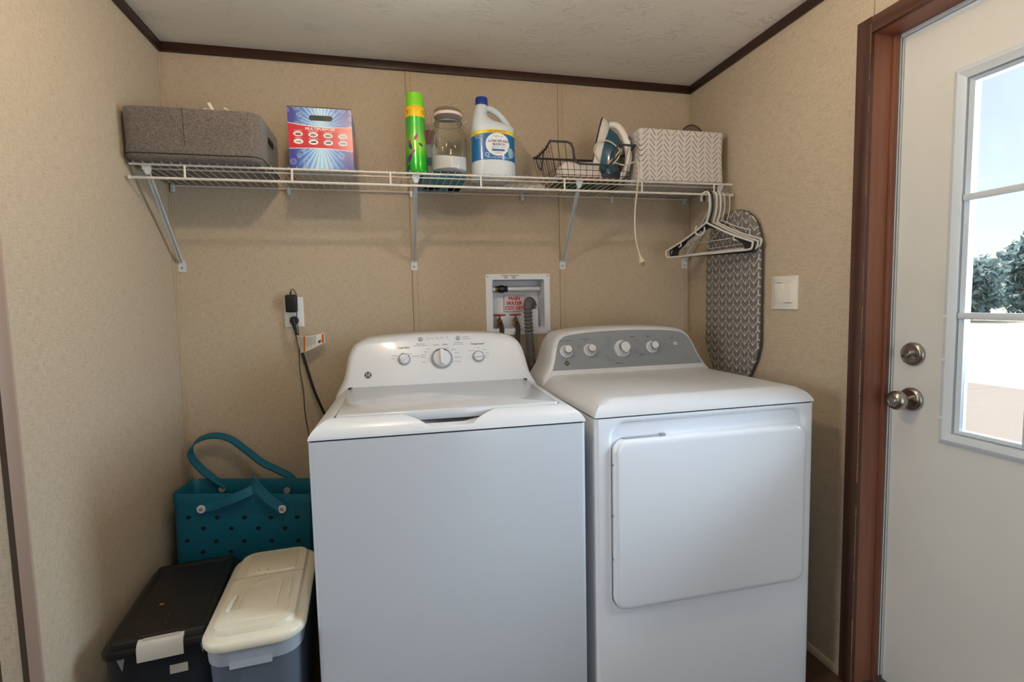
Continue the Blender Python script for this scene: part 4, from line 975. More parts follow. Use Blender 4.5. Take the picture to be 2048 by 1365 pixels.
IW = mat('iron_white', (222, 214, 204), .35); ITEAL = mat('iron_teal_tank', (28, 74, 92), .18, coat=.4); INAVY = mat('iron_navy', (30, 36, 60), .4); IBLUE = mat('iron_blue_button', (58, 104, 178), .35)
obj('soleplate', MB().loft([iron_ring(0, 0, .232, .054), iron_ring(.005, -.001, .233, .055)]), mat('dark_soleplate', (40, 40, 42), .3, metal=.6), ir)
obj('skirt', MB().loft([iron_ring(.0052, -.001, .231, .053), iron_ring(.014, -.002, .228, .052), iron_ring(.028, -.002, .214, .046), iron_ring(.036, 0, .200, .040)]), IW, ir, sharp=50)
obj('water_tank', MB().loft([iron_ring(.030, .004, .196, .045), iron_ring(.048, .002, .188, .044), iron_ring(.072, .0, .172, .038), iron_ring(.090, .004, .150, .028), iron_ring(.098, .012, .130, .014)]), ITEAL, ir, sharp=50)
hp = [IP(a, b, 0) for a, b in ((.206, .034), (.206, .058), (.192, .080), (.164, .102), (.126, .120), (.084, .130), (.040, .126), (.008, .108))]
hb_ = bez(hp, 4); obj('handle', MB().tube(hb_, [.0115+.002*math.sin(PI*i/(len(hb_)-1)) for i in range(len(hb_))], 14), IW, ir)
obj('heel', MB().loft([iron_ring(.030, -.012, .050, .046), iron_ring(.062, -.014, .045, .043), iron_ring(.098, -.012, .040, .030), iron_ring(.112, -.006, .034, .016)]), INAVY, ir, sharp=50)
for a, b in ((.158, .116), (.132, .129)): obj('button', MB().rbox(-.009, .009, -.008, .008, -.004, .006, .003, 2, M=frame_m(IP(a, b, 0), yw_ @ A_, Cc)), IBLUE, ir)
obj('spray_nozzle', MB().lathe([(.008, 0), (.007, .010), (.004, .013)], 16, frame_m(IP(.208, .062, 0), Cc, yw_ @ B_)), IW, ir)
wm = Vector((1.575, -.165, ZT+.036))
cd = bez([Vector(p)-wm for p in ((1.590, -.205, 1.712), (1.548, -.225, 1.730), (1.528, -.232, 1.765), (1.545, -.235, 1.796), (1.585, -.235, 1.800), (1.620, -.235, 1.780), (1.628, -.240, 1.765), (1.600, -.245, 1.735), (1.575, -.245, 1.708), (1.600, -.250, 1.716), (1.635, -.262, 1.706), (1.655, -.288, 1.708), (1.662, -.318, 1.702), (1.6625, -.325, 1.660), (1.656, -.3265, 1.60), (1.648, -.3265, 1.53), (1.647, -.3255, 1.46), (1.655, -.325, 1.40), (1.6665, -.325, 1.362))], 6)
crd = obj('cord', MB().tube(cd, .0029, 8), CORDC, ir)
cd2 = bez([Vector(p)-wm for p in ((1.600, -.235, 1.712), (1.625, -.238, 1.742), (1.636, -.240, 1.772), (1.618, -.238, 1.752), (1.585, -.244, 1.706))], 6)
obj('cord_loop', MB().tube(cd2, .0029, 8), CORDC, ir)
pd = Vector((.42, 0, -1)).normalized(); pm_ = frame_m(Vector((1.667, -.325, 1.360))-wm, (0, 1, 0), pd.cross(Vector((0, 1, 0)))*-1)
pq = Vector((1.667, -.325, 1.360))-wm; px = Vector((0, 1, 0)); pmx = Matrix((pd.cross(px), px, pd)).transposed().to_4x4(); pmx.translation = pq
obj('plug', MB().lathe([(.003, -.008), (.004, .0), (.0045, .004), (.0075, .010), (.0085, .020), (.0105, .021), (.0105, .026)], 16, pmx), CORDC, crd)
for sg in (-1, 1): obj('prong', MB().box(sg*.0045-.0005, sg*.0045+.0005, -.003, .003, .026, .040), BRASS, crd).data.transform(pmx)

# ------------------------------------------------------------------ hangers
HW_ = mat('hanger_white', (206, 200, 192), .35); HB_ = mat('hanger_black', (16, 16, 18), .4)
def hanger(x, ang, M, rad, label, half=.205, neck=.105, drop=.215, black=False, loop=False, wire=False, tilt=0):
    t = thing('clothes_hanger', label, 'hanger', (x, YF_-.002, ZL), 0, 'hangers on the shelf rod')
    dv = Vector((math.cos(ang), math.sin(ang), 0)); up = Vector((0, 0, 1)); rr = .0042+rad+.0006
    def Q(h, v): return dv*h+up*(v+tilt*h)
    hook = [Q(-.026, -.004), Q(-.024, .010), Q(-.012, .0105+rr), Q(.002, .0045+rr+.004), Q(.014, .006), Q(.016, -.020), Q(.015, -.055), Q(.006, -.078), Q(0, -neck)]
    hook = [Q(-.022, -.022), Q(-.0225, -.006), Q(-.016, rr-.0015), Q(-.002, rr+.0012), Q(.010, rr-.006), Q(.0145, -.018), Q(.0145, -.055), Q(.008, -.082), Q(0, -neck)]
    obj('hook', MB().tube(bez(hook, 5), rad, 8), M, t)
    yl = -neck-.002; a = [Q(0, yl), Q(half*.5, yl-(drop-neck)*.48), Q(half*.93, yl-(drop-neck)*.80), Q(half*.99, -drop+.012), Q(half*.965, -drop-.008), Q(half*.90, -drop-.012)]
    b = [Q(-h.dot(dv), 0)+up*(h.z) for h in []]
    R_ = bez(a, 5); Lf = [Vector((-p.x, -p.y, p.z-2*tilt*(p.x*dv.x+p.y*dv.y))) for p in R_]
    path = list(reversed(Lf))+R_[1:]
    obj('shoulder', MB().tube(path+[], rad, 8, closed=True), M, t)
    if black:
        for sg in (-1, 1):
            pts = [(sg*.97*half, -drop-.006), (sg*.90*half, yl-(drop-neck)*.74), (sg*.52*half, yl-(drop-neck)*.50), (sg*.60*half, yl-(drop-neck)*.66), (sg*.74*half, yl-(drop-neck)*.82), (sg*.80*half, -drop-.004)]
            if sg < 0: pts.reverse()
            obj('web', MB().prism(pts, frame_m((0, 0, 0), dv, up+dv*0), -.0016, .0016), M, t)
        obj('web', MB().prism([(-.040, yl-.022), (0, yl-.002), (.040, yl-.022), (.03, yl-.030), (0, yl-.020), (-.03, yl-.030)], frame_m((0, 0, 0), dv, up), -.0016, .0016), M, t)
    if loop:
        obj('accessory_loop', MB().tube([Q(-.028+.021*math.cos(q), yl-.024+.021*math.sin(q)) for q in [math.radians(130+i*12) for i in range(22)]], rad*.8, 7), M, t)
    if not black and not wire:
        for sg in (-1, 1): obj('strap_notch', MB().tube(bez([Q(sg*half*.62, yl-(drop-neck)*.57), Q(sg*half*.60, yl-(drop-neck)*.70), Q(sg*half*.66, yl-(drop-neck)*.74)], 4), rad*.7, 6), M, t)
    return t
an = math.radians(-68)
hanger(1.9555, an, HW_, .0040, 'white plastic hanger in front with a round accessory loop', half=.190, loop=True)
hanger(1.9690, an-.02, HB_, .0034, 'black plastic hanger right behind the front white one', half=.186, black=True, drop=.218, tilt=-.025)
hanger(1.9860, an-.07, HW_, .0036, 'white plastic hanger third from the front on the rod', half=.190, drop=.213)
hanger(2.0040, an-.115, HW_, .0036, 'white plastic hanger fourth from the front, reaching farthest right', half=.192, drop=.206)
hanger(2.0220, an-.14, mat('hanger_pearl', (196, 190, 180), .3), .0024, 'slim white wire hanger fifth on the rod', half=.130, neck=.095, drop=.160, wire=True)
hanger(2.0460, an-.29, mat('hanger_pearl', (196, 190, 180), .3), .0020, 'thin hanger hooked at the very end of the rod near the wall', half=.110, neck=.10, drop=.185, wire=True)

# ------------------------------------------------------------------ ironing board in the gap by the right wall
def chevron_mat():
    M = mat('chevron_cotton', (92, 88, 84), .85); n = NT(M); c = n.coord(); s = n.sep(c)
    P_ = .0450; t = n.m('DIVIDE', s[1], P_); fr_ = n.m('FRACT', t); tri = n.m('ABSOLUTE', n.m('SUBTRACT', fr_, .5))       # 0..0.5
    v_ = n.m('DIVIDE', n.m('ADD', s[2], n.m('MULTIPLY', tri, .052)), .0325); w = n.m('FRACT', v_)
    zig = n.m('LESS_THAN', w, .125)
    ve = n.m('ADD', n.m('LESS_THAN', tri, .026), n.m('GREATER_THAN', tri, .474)); vm = n.m('LESS_THAN', w, .62)
    fac = n.m('MINIMUM', n.m('ADD', zig, n.m('MULTIPLY', ve, vm)), 1.0)
    n.set('Base Color', n.mix(fac, rgba((112, 107, 102)), rgba((206, 199, 190)))); return M
ib = thing('ironing_board', 'ironing board with grey chevron cover standing against the right wall', 'ironing board', (2.0645, -.321, 0))
hw = .161; top = 1.531; outl = []
pr_ = [(-.018, top), (-.055, top-.006), (-.090, top-.020), (-.118, top-.040), (-.140, top-.068), (-.154, top-.105), (-hw, top-.15), (-hw, 1.25), (-hw, 1.02), (-hw+.014, .97), (-hw+.050, .905), (-hw+.075, .80), (-hw+.100, .62), (-hw+.125, .42), (-.020, .245), (0, .235)]
outl = [(y, z) for y, z in pr_]+[(-y, z) for y, z in reversed(pr_[:-1])]
bm_ = frame_m((0, 0, 0), (0, -1, 0), (0, 0, 1))       # local z points to -x
rings = [[bm_ @ Vector((x, y, d)) for x, y in inset(outl, i)] for i, d in ((.003, -.0065), (0, -.004), (0, .001), (.0015, .0045), (.005, .0070), (.012, .0080))]
pad = obj('padded_cover', MB().loft(rings), chevron_mat(), ib, sharp=60)
LEGM = mat('board_leg_metal', (70, 66, 64), .4, metal=.6)
obj('edge_binding', MB().tube([bm_ @ Vector((x, y, -.0055)) for x, y in outl], .0024, 6, closed=True), mat('grey_binding', (62, 56, 54), .8), pad)
for sg in (-1, 1):
    obj('leg', MB().tube([(.0125, sg*.045, 0.005), (.0125, sg*.045, 1.32), (.0125, sg*.10, 1.40)], .0048, 8), LEGM, ib)
obj('foot_bar', MB().tube([(.0125, -.12, .006), (.0125, .12, .006)], .0055, 8), LEGM, ib)
obj('foot_bar', MB().tube([(.0125, -.10, 1.40), (.0125, .10, 1.40)], .0048, 8), LEGM, ib)

# ------------------------------------------------------------------ washer supply box
sb = thing('supply_box', 'white recessed laundry water supply box in the back wall', 'supply box', (1.277, 0, 1.06))
oo = rrect(1.1385, 1.4150, 1.0600, 1.3140, .008, 4); io = rrect(1.1655, 1.3905, 1.0855, 1.2905, .008, 4)
fm = frame_m((0, 0, 0), (1, 0, 0), (0, 0, 1))
obj('flange', MB().frame(oo, io, fm, 0, .004), BOXW, sb, True)
def inset_box(q, d): return [(1.278+(x-1.278)*d, 1.188+(z-1.188)*d) for x, z in q]
tubm = MB().loft([[fm @ Vector((x, z, .001)) for x, z in io], [fm @ Vector((x, z, -.086)) for x, z in inset_box(io, .97)]], False, True)
obj('tub', tubm, BOXW, sb, True)
for x, z in ((1.147, 1.3045), (1.406, 1.3055), (1.407, 1.069)): obj('screw', MB().lathe([(.0035, .004), (.003, .0055), (.001, .006)], 12, fm @ Matrix.Translation((x, z, 0))), STEEL, sb, True)
st = MB()
for b, s_, x, z in (('AVAILABLE CLEARANCE MIN', .0058, 1.241, 1.3075), ('WATER', .0050, 1.224, 1.3020), ('DRAINS', .0050, 1.258, 1.3020), ('WASTE', .0050, 1.224, 1.2970), ('DRAINS', .0050, 1.258, 1.2970)): text_into(st, b, s_, fm @ Matrix.Translation((x, z, .0046)), bold=.0002)
obj('lettering', st, INK, sb, True)
obj('water_pipe', MB().tube([(1.172, .052, 1.253), (1.386, .052, 1.253)], .0105, 14), mat('pex_white', (216, 218, 220), .3), sb, True)
pc = obj('pipe_coupling', MB().lathe([(.0125, 0), (.0135, .002), (.0135, .007), (.0115, .009), (.0115, .012), (.0150, .016), (.0165, .026), (.0155, .038), (.0115, .042), (.0115, .045), (.0135, .046), (.0135, .052), (.0115, .053)], 18, Matrix.Translation((1.189, .052, 1.253)) @ Matrix.Rotation(PI/2, 4, 'Y')), BLACKP, sb, True)
obj('coupling_ring', MB().lathe([(.0137, .0025), (.0139, .003), (.0139, .0065), (.0137, .007)], 18, Matrix.Translation((1.189, .052, 1.253)) @ Matrix.Rotation(PI/2, 4, 'Y'), cap=False), BRASS, pc, True)
sx0, sx1, sz0, sz1 = 1.232, 1.3265, 1.156, 1.2255; sgm = frame_m((0, .084, 0), (1, 0, 0), (0, 0, 1))
sg_ = obj('sign', MB().box(sx0, sx1, .082, .0845, sz0, sz1), PINKP, sb, True, label='red MAIN WATER CUT-OFF sticker')
bd_ = MB(); bd_.frame([(sx0, sz0), (sx1, sz0), (sx1, sz1), (sx0, sz1)], [(sx0+.001, sz0+.001), (sx1-.001, sz0+.001), (sx1-.001, sz1-.001), (sx0+.001, sz1-.001)], sgm, .002, .0026)
for b, z in (('MAIN', 1.2115), ('WATER', 1.1910), ('CUT-OFF', 1.1700)): text_into(bd_, b, .0240, sgm @ Matrix.Translation((1.279, z, .0027)), sx=.84, bold=.0006)
obj('red_lettering', bd_, REDP, sg_, True)
obj('drain_standpipe', MB().rbox(1.342, 1.372, .030, .060, 1.080, 1.166, .004, 2), BOXW, sb, True)
for xv in (1.2020, 1.2720):
    v = obj('valve', MB().lathe([(.0105, 1.090), (.0120, 1.093), (.0120, 1.104), (.0090, 1.107), (.0090, 1.112), (.0115, 1.115), (.0115, 1.122), (.0060, 1.126), (.0045, 1.128), (.0045, 1.141)], 18, Matrix.Translation((xv, .038, 0))), BRASS, sb, True)
    obj('valve_spout', MB().tube([(xv, .040, 1.112), (xv+.001, .020, 1.108), (xv+.001, .010, 1.098)], [.0095, .0100, .0105], 14), BRASS, v, True)
    hh = MB(); 
    for q in range(2): hh.rbox(-.0245, .0245, -.0052, .0052, 1.139, 1.1455, .002, 2, M=Matrix.Translation((xv, .038, 0)) @ Matrix.Rotation(.12+q*PI/2, 4, 'Z'))
    hh.tube([Matrix.Translation((xv, .038, 0)) @ Vector((.0245*math.cos(2*PI*i/20), .0245*math.sin(2*PI*i/20), 1.142)) for i in range(20)], .0028, 6, closed=True)
    obj('valve_handle', hh, REDH, v, True)
for i, xv in enumerate((1.2030, 1.2730)):
    lab_ = ['left black water hose running from the red valve down behind the washer', 'right black water hose running from the red valve down behind the washer'][i]
    h = MB().tube(bez([(xv, .006, 1.096), (xv-.003, -.014, 1.078), (xv-.014, -.045, 1.045), (xv-.022, -.080, .99), (xv-.026, -.090, .90), (xv-.03, -.09, .75), (xv-.02, -.09, .4), (xv-.02, -.08, .012)], 6), .0105, 10)
    tag(obj('water_hose', h, HOSEB), lab_, 'hose', 'water supply hoses')
# corrugated drain hose
dp = bez([(1.357, .045, 1.100), (1.356, .045, 1.150), (1.350, .041, 1.182), (1.338, .025, 1.196), (1.322, -.004, 1.199), (1.310, -.030, 1.186), (1.3065, -.042, 1.155), (1.307, -.046, 1.10), (1.309, -.050, 1.04), (1.313, -.057, .96), (1.324, -.060, .88), (1.335, -.055, .75), (1.335, -.050, .35), (1.335, -.05, .018)], 14)
rad_ = []; dist = 0
for i, p in enumerate(dp):
    if i: dist += (p-dp[i-1]).length
    k = 1 if p.z > 1.065 and i > 52 else (.35 if p.z <= 1.065 else 0)
    rad_.append(.0165)
fine = []; fr2 = []; acc = 0
for i in range(len(dp)-1):
    n_ = max(1, int((dp[i+1]-dp[i]).length/.0012))
    for j in range(n_):
        p = dp[i].lerp(dp[i+1], j/n_); fine.append(p)
acc = 0
for i, p in enumerate(fine):
    if i: acc += (p-fine[i-1]).length
    big = p.z < 1.165 and p.y < 0 and p.z > 1.068; small = p.z <= 1.068
    inside = p.y > .025 and p.z < 1.178
    fr2.append(.0105 if inside else .0174+(.0028*math.sin(acc/.0148*2*PI) if big else (.0007*math.sin(acc/.0062*2*PI) if small else .0012)))
tag(obj('drain_hose', MB().tube(fine, fr2, 14), HOSE), 'grey corrugated drain hose hooked into the supply box', 'hose')

# ------------------------------------------------------------------ outlet, adapter, plug, tag, switch
ou = thing('outlet_plate', 'white wall outlet plate left of the washer', 'outlet', (.3945, 0, 1.177))
obj('plate', MB().prism(rrect(-.0345, .0345, -.057, .057, .004, 4), frame_m((0, 0, 0), (1, 0, 0), (0, 0, 1)), 0, .006, .0025), OUTLETW, ou)
obj('receptacle', MB().prism(rrect(-.0165, .0165, -.0335, .0335, .003, 4), frame_m((0, 0, 0), (1, 0, 0), (0, 0, 1)), .004, .0072, .0005), OUTLETW, ou)
ad = thing('wall_adapter', 'black power adapter plugged into the upper socket of the outlet', 'adapter', (.391, -.007, 1.210))
obj('adapter_block', MB().rbox(-.0205, .0205, -.030, -.0008, -.033, .033, .007, 4), BLACKP, ad)
obj('adapter_cord', MB().tube(bez([(-.002, -.016, .032), (-.001, -.016, .045), (.005, -.018, .0535), (.013, -.020, .048), (.020, -.024, .030), (.0205, -.032, -.01), (.0195, -.034, -.06), (.0225, -.036, -.11), (.021, -.030, -.165), (.0175, -.022, -.205), (.018, -.020, -.26), (.026, -.022, -.33), (.028, -.022, -.42), (.037, -.024, -.50), (.05, -.024, -.62), (.075, -.024, -.80), (.08, -.024, -1.2)], 6), .0016, 6), BLACKP, ad)
obj('cord_boot', MB().tube([(-.002, -.016, .030), (-.0015, -.016, .044)], .0032, 8), BLACKP, ad)
wp = thing('power_cord', 'black washer power cord plugged into the lower socket', 'cord', (.3955, -.007, 1.146))
obj('plug', MB().lathe([(.016, .0005), (.0165, .006), (.0150, .014), (.0125, .018)], 20, Matrix.Rotation(PI/2, 4, 'X')).tube(bez([(-.001, -.014, .008), (.0005, -.022, -.006), (.003, -.026, -.020), (.006, -.027, -.036)], 5), [.0125, .012, .0115, .0110, .0105, .010, .0095, .009, .0085, .008, .0075, .0070, .0066, .0062, .0058, .0055], 12), BLACKP, wp)
cpth = bez([(.006, -.027, -.036), (.011, -.028, -.060), (.022, -.030, -.105), (.040, -.031, -.18), (.062, -.032, -.27), (.088, -.032, -.345), (.118, -.034, -.42), (.150, -.04, -.56), (.17, -.045, -.80), (.19, -.05, -1.125)], 8)
obj('cable', MB().tube(cpth, .0052, 10), BLACKP, wp)
# warning tag on the cable
tgw = thing('warning_tag', 'white paper warning tag with orange bars wrapped on the washer cord', 'tag', (.412, -.040, 1.06))
TW_ = mat('paper_tag', (222, 216, 204), .7); TO_ = mat('orange_bar', (206, 112, 24), .6)
def tagpt(u_, v_, lift=0):
    # u 0..1 along the tag, v 0..1 down
    top_ = Vector((.4035, -.0415, 1.0915)).lerp(Vector((.5075, -.060, 1.098)), u_); bot_ = Vector((.4170, -.0415, 1.0245)).lerp(Vector((.5075, -.060, 1.062)), u_**1.5)
    top_.z += (-.006*math.sin(PI*u_)); bot_.z += -.004*math.sin(PI*u_)
    p = top_.lerp(bot_, v_); p.y -= .012*math.sin(PI*min(1, u_*1.1))+lift; return p
def tagpatch(u0, u1, v0, v1, M, par, lift, name, nu=10):
    mb = MB(); v = [tagpt(lerp(u0, u1, i/nu), v_, lift) for i in range(nu+1) for v_ in (v0, v1)]; b_ = [p+Vector((0, .0004, 0)) for p in v]
    F = [(2*i, 2*i+2, 2*i+3, 2*i+1) for i in range(nu)]; n_ = len(v)
    return obj(name, mb.add(v, F).add(b_, [tuple(reversed(q)) for q in F]), M, par, True)
pt_ = tagpatch(0, 1, 0, 1, TW_, tgw, 0, 'paper')
for u0, u1, v0, v1 in ((-.0, .035, .04, .35), (.265, .345, .04, .97), (.90, .97, .08, .92)): tagpatch(u0, u1, v0, v1, TO_, pt_, .0006, 'orange_bar', 3)
for i in range(16):
    uu = .10+.04*i
    if .25 < uu < .37 or uu > .72: continue
    tagpatch(uu, uu+.012, .08, .90-.25*abs(math.sin(i*2.1)), INKL, pt_, .0006, 'print_line', 2)
tagpatch(.80, .88, .55, .80, INK, pt_, .0006, 'pictogram', 2)
# light switch
sw = thing('light_switch', 'cream double rocker light switch on the right wall by the door', 'light switch', (W, -.580, 1.2085))
sm = frame_m((0, 0, 0), (0, -1, 0), (0, 0, 1))
obj('plate', MB().prism(rrect(-.058, .058, -.0575, .0575, .003, 4), sm, 0, .0065, .003), SWITCHW, sw)
for i, sg in enumerate((-1, 1)):
    tl = .0022 if i == 0 else -.0022
    rk = obj('rocker', MB().loft([[sm @ Vector((x+sg*.0205, y, d+(tl*y/.0335 if d > .006 else 0))) for x, y in inset(rrect(-.0165, .0165, -.0335, .0335, .0015, 3), k)] for k, d in ((0, .004), (0, .0090), (.001, .0098))]), SWITCHW, sw)
    obj('rocker_gap', MB().add([sm @ Vector((sg*.0205+x, (.0345 if i == 0 else -.0345)+q, .0067)) for x, q in ((-.0165, -.0007), (.0165, -.0007), (.0165, .0007), (-.0165, .0007))], [(0, 1, 2, 3)]), BLACKP, rk)

# ------------------------------------------------------------------ tote bag
to = thing('tote_bag', 'teal foam tote bag with punched holes in the back left corner', 'tote bag', (.25, -.19, 0))
FLt, FRt, BRt, BLt = Vector((.047, -.282, .608)), Vector((.478, -.350, .585)), Vector((.462, -.150, .572)), Vector((.040, -.082, .590))
FLb, FRb, BRb, BLb = Vector((.030, -.275, 0)), Vector((.450, -.325, 0)), Vector((.440, -.14, 0)), Vector((.034, -.075, 0))
def quad_ring(k, off=0, n=10):
    C = [a.lerp(b, k) for a, b in ((FLb, FLt), (FRb, FRt), (BRb, BRt), (BLb, BLt))]; cen = sum(C, Vector())/4; o = []
    C = [c+(cen-c).normalized()*-off for c in C]
    for i in range(4):
        a, b = C[i], C[(i+1) % 4]; L_ = (b-a).length; rr = .022
        for j in range(n+1):
            t = rr/L_+(1-2*rr/L_)*j/n; p = a.lerp(b, t); bow = .006*math.sin(PI*(t))*(1 if k > .6 else .3)
            nrm = Vector(((b-a).y, -(b-a).x, 0)).normalized(); o.append(p+nrm*(-bow if i == 0 else bow*.5))
        nx = C[(i+2) % 4]; d2 = (nx-b).normalized(); o.append(b-(b-a).normalized()*rr*.3+d2*rr*.3)
    return o
tb_ = obj('body', MB().loft([quad_ring(0), quad_ring(.5), quad_ring(.9), quad_ring(.945), quad_ring(.945, .0035), quad_ring(.995, .0035), quad_ring(1, .001), quad_ring(.995, -.003), quad_ring(.9, -.004), quad_ring(.5, -.004), quad_ring(.03, -.004)]), TEAL, to, True, sharp=50)
def tote_front(x, z, lift):
    t = (x-.045)/.425; k = z/(.608+(.585-.608)*t); a = FLb.lerp(FLt, k); b = FRb.lerp(FRt, k); t = (x-a.x)/(b.x-a.x); p = a.lerp(b, t); p.z = z
    bw_ = .3 if k < .5 else min(1, .3+.7*(k-.5)/.4)
    nrm = Vector(((b-a).y, -(b-a).x, 0)).normalized(); p += nrm*(lift-.006*math.sin(PI*t)*bw_); return p, nrm
for x, z in ((.092, .527), (.178, .521), (.262, .516), (.344, .511), (.428, .508), (.134, .487), (.219, .481), (.303, .477), (.387, .473), (.083, .449), (.170, .441), (.257, .436), (.343, .431), (.427, .428), (.128, .408), (.214, .403)):
    p, nn_ = tote_front(x, z, .0006); obj('punched_hole', MB().prism(circle(0, 0, .0075, 16, .0062), frame_m(p, Vector((0, 0, 1)).cross(nn_), (0, 0, 1)), 0, .0004), HOLE, tb_, True)
def strap(pts, name, up): return obj(name, MB().tube(bez(pts, 7), 0, flat=(.0145, .0028), up=up), TEAL, to, True, sharp=30)
b1, n1 = tote_front(.137, .556, .004); b2, n2 = tote_front(.386, .543, .006)
strap([b1+Vector((-.008, 0, -.002)), b1+Vector((.045, -.008, .010)), (.235, -.322, .586), (.285, -.318, .604), (.315, -.295, .614)], 'front_strap', (0, .3, 1))
strap([(.285, -.270, .632), (.300, -.315, .627), (.325, -.338, .606), (.355, -.345, .575), b2+Vector((.006, -.002, -.004))], 'front_strap', (.35, .2, 1))
strap([(.150, -.095, .555), (.105, -.090, .590), (.055, -.080, .640), (.034, -.072, .685), (.055, -.064, .722), (.105, -.060, .737), (.160, -.062, .722), (.215, -.072, .678), (.270, -.085, .630), (.325, -.100, .600), (.365, -.112, .578), (.395, -.128, .548)], 'back_strap', (.15, .9, .4))
for p, nn_, ang in ((b1, n1, 1.4), (b2, n2, 3.3)):
    fmx = frame_m(p+nn_*.005, Vector((0, 0, 1)).cross(nn_), (0, 0, 1)); 
    bt = obj('button', MB().lathe([(.0120, 0), (.0132, .001), (.0132, .0045), (.0118, .006), (.003, .0062)], 26, fmx), PLAST_W, to, True)
    lt = text_into(MB(), 'b', .016, fmx @ Matrix.Rotation(ang, 4, 'Z') @ Matrix.Translation((0, 0, .0068)), bold=.0005); obj('letter', lt, mat('brown_print', (70, 50, 44), .5), bt, True)
for x, z in ((.138, .548), (.362, .532)):
    k = .95; a = BLb.lerp(BLt, k); b = BRb.lerp(BRt, k); t = (x-a.x)/(b.x-a.x); p = a.lerp(b, t); nn_ = Vector(((b-a).y, -(b-a).x, 0)).normalized()
    p.z = z+.0; obj('button', MB().lathe([(.0110, 0), (.0120, .001), (.0120, .004), (.0105, .0055), (.003, .0056)], 24, frame_m(p+nn_*.003, Vector((0, 0, 1)).cross(nn_), (0, 0, 1))), GREYR, to, True)

# ------------------------------------------------------------------ storage bins on the floor
bb = thing('storage_bin', 'smoky clear storage bin with a black lid and white latch', 'storage bin', (.160, -.558, 0), .105)
hx, hy = .118, .205
def rr_ring(k, z, d=0, rad=.03): return [Vector((x*k, y*k, z)) for x, y in rrect(-hx+d, hx-d, -hy+d, hy-d, max(.005, rad-d), 5)]
obj('tub', MB().loft([rr_ring(.84, .004), rr_ring(.85, .0), rr_ring(.95, .36), rr_ring(.965, .385)], True, False), CLEARD, bb, sharp=50)
obj('lid', MB().loft([rr_ring(1.0, .386), rr_ring(1.0, .400), rr_ring(1, .404, .003), rr_ring(1, .405, .010), rr_ring(1, .414, .012), rr_ring(1, .418, .016), rr_ring(1, .418, .026), rr_ring(1, .414, .030), rr_ring(1, .4135, .040)], True, True), BLACKL, bb, sharp=45)
lat = MB(); prf = [(-.176, .4165), (-.196, .4165), (-.206, .412), (-.2105, .402), (-.2115, .372), (-.2080, .370), (-.2060, .398), (-.198, .408), (-.176, .410)]
lat.loft([[Vector((x, y, z)) for y, z in prf] for x in (-.040, .055)])
la = obj('latch', lat, mat('latch_white', (196, 190, 178), .4), bb)
obj('latch_recess_shade', MB().rbox(-.030, .045, -.1985, -.184, .4164, .4174, .0004, 1), mat('latch_shade', (182, 176, 164), .5), la)  # darker patch painted for the shade of a shallow recess
obj('tub_rib', MB().prism([(-.008, 0), (.008, 0), (.002, -.030)], frame_m((-.075, -.1985, .384), (1, 0, 0), (0, 0, 1)), 0, .003), mat('rib_grey', (128, 130, 134), .5), bb)
obj('tub_rib', MB().prism([(-.004, 0), (.004, 0), (.001, -.026)], frame_m((.092, -.1985, .384), (1, 0, 0), (0, 0, 1)), 0, .003), mat('rib_grey', (128, 130, 134), .5), bb)
obj('contents', MB().rbox(-.088, .088, -.16, .16, .006, .315, .04, 4), mat('dark_contents', (26, 32, 38), .8), bb)
obj('paper_label', MB().box(.020, .058, -.1965, -.1955, .318, .340), mat('bin_label', (190, 184, 170), .6), bb)
tag(obj('kibble_crumb', MB().rbox(-.005, .005, -.004, .004, 0, .004, .0018, 2), mat('kibble', (150, 92, 44), .8)), 'single brown crumb on the black bin lid', 'crumb').location = (.130, -.600, .4135)
random.seed(21); cr = MB()
for _ in range(18):
    x, y = random.uniform(-.085, .085), random.uniform(-.17, .17); q = random.uniform(.0004, .0009); cr.box(x-q, x+q, y-q, y+q, .4134, .4134+q)
cro = obj('lid_dust', cr, mat('dust_specks', (150, 132, 110), .9), bb); cro['kind'] = 'stuff'

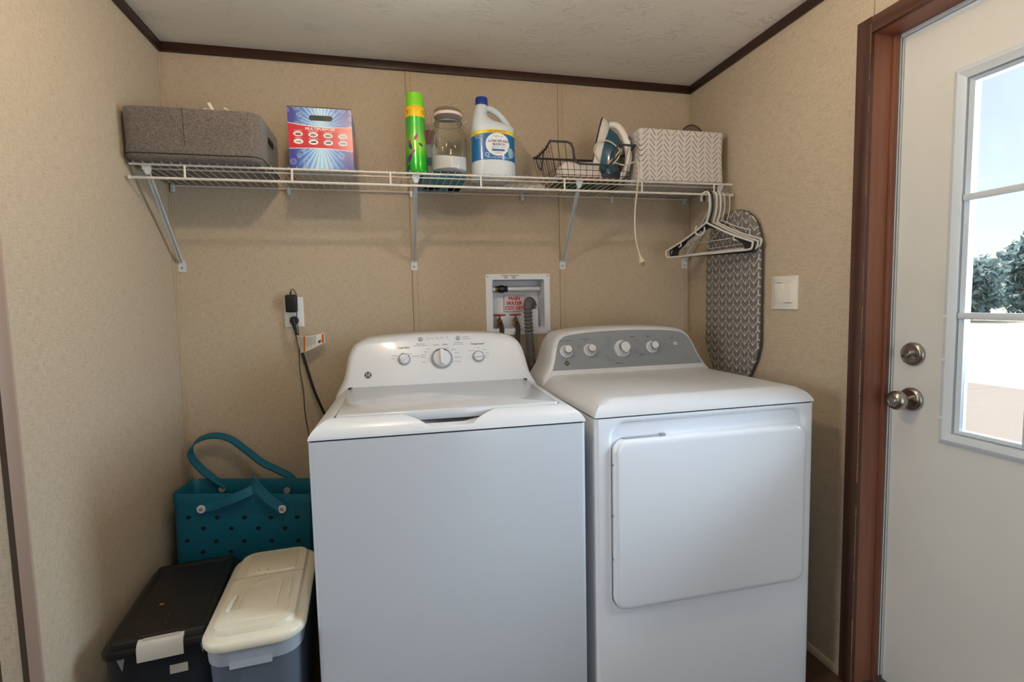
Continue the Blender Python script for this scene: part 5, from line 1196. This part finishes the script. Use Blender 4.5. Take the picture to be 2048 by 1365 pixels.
wb = thing('storage_bin', 'clear pet food bin with a cream flip lid beside the washer', 'storage bin', (.4010, -.648, 0), .063)
hx, hy = .1130, .2180
def wr_(z, d=0, k=1, rad=.062): return [Vector((x*k, y*k, z)) for x, y in inset(rrect(-hx, hx, -hy, hy, rad, 7), d)]
obj('tub', MB().loft([wr_(.004, .030), wr_(.0, .028), wr_(.36, .014), wr_(.432, .012)], True, False), CLEARB, wb, sharp=50)
obj('lid', MB().loft([wr_(.424, .001), wr_(.428, 0), wr_(.436, .0), wr_(.443, .005), wr_(.447, .014), wr_(.449, .021), wr_(.456, .023), wr_(.461, .026), wr_(.4625, .034)], True, True), CREAM, wb, sharp=40)
def ptch(y0, y1, x0, x1, z, h, nm, rad=.02): return obj(nm, MB().loft([[Vector((x, y, z_)) for x, y in inset(rrect(x0, x1, y0, y1, rad, 5), d)] for d, z_ in ((0, z), (0.001, z+h*.6), (.003, z+h))]), CREAM, wb)
ptch(.052, .170, -.062, .066, .4622, .0030, 'lid_panel', .008)
ptch(-.168, .030, -.070, .072, .4622, .0012, 'flip_door', .03)
obj('lid_groove_shade', MB().box(-.090, .090, .0385, .0410, .4622, .4628), mat('cream_shadow_groove', (168, 150, 118), .6), wb)  # groove shade painted as a darker strip on the lid
arch = [(-.052, -.120), (-.050, -.05), (-.040, -.015), (-.018, .002), (.006, .008), (.036, .008), (.041, .001), (.041, -.120)]
obj('door_recess', MB().frame([(x, y) for x, y in arch], inset(arch, .006), Matrix.Translation((0, 0, .4634)), 0, .0018), CREAM, wb)
obj('lift_tab', MB().rbox(-.004, .004, -.034, .034, 0, .008, .002, 2, M=Matrix.Translation((-.064, -.088, .4632)) @ Matrix.Rotation(-.10, 4, 'Z')), mat('tab_white', (226, 222, 212), .35), wb)
obj('lift_tab', MB().rbox(-.002, .002, -.045, .045, 0, .004, .001, 2, M=Matrix.Translation((.064, -.050, .4632))), CREAM, wb)
obj('tub_collar', MB().loft([wr_(.424, .008), wr_(.385, .010)], False, False), translucent('bin_collar', (190, 196, 204), .6), wb)
obj('front_tab', MB().rbox(-.050, .040, -.2085, -.2055, .375, .424, .001, 1), translucent('bin_collar2', (196, 200, 206), .7), wb)
random.seed(4)
obj('contents', MB().rbox(-.075, .075, -.175, .175, .006, .26, .05, 4), mat('blue_grey_contents', (58, 66, 86), .8), wb)
ln = MB()
for x, y, l in ((-.030, .070, .006), (-.006, .066, .006), (.070, .110, .002), (.066, .095, .002), (.060, .040, .0015), (.058, .030, .0015), (-.010, .045, .0012)): ln.box(x-.001, x+.001, y-l/2, y+l/2, .4653, .4657)
lo = obj('lid_specks', ln, mat('dark_specks', (60, 48, 36), .9), wb); lo['kind'] = 'stuff'
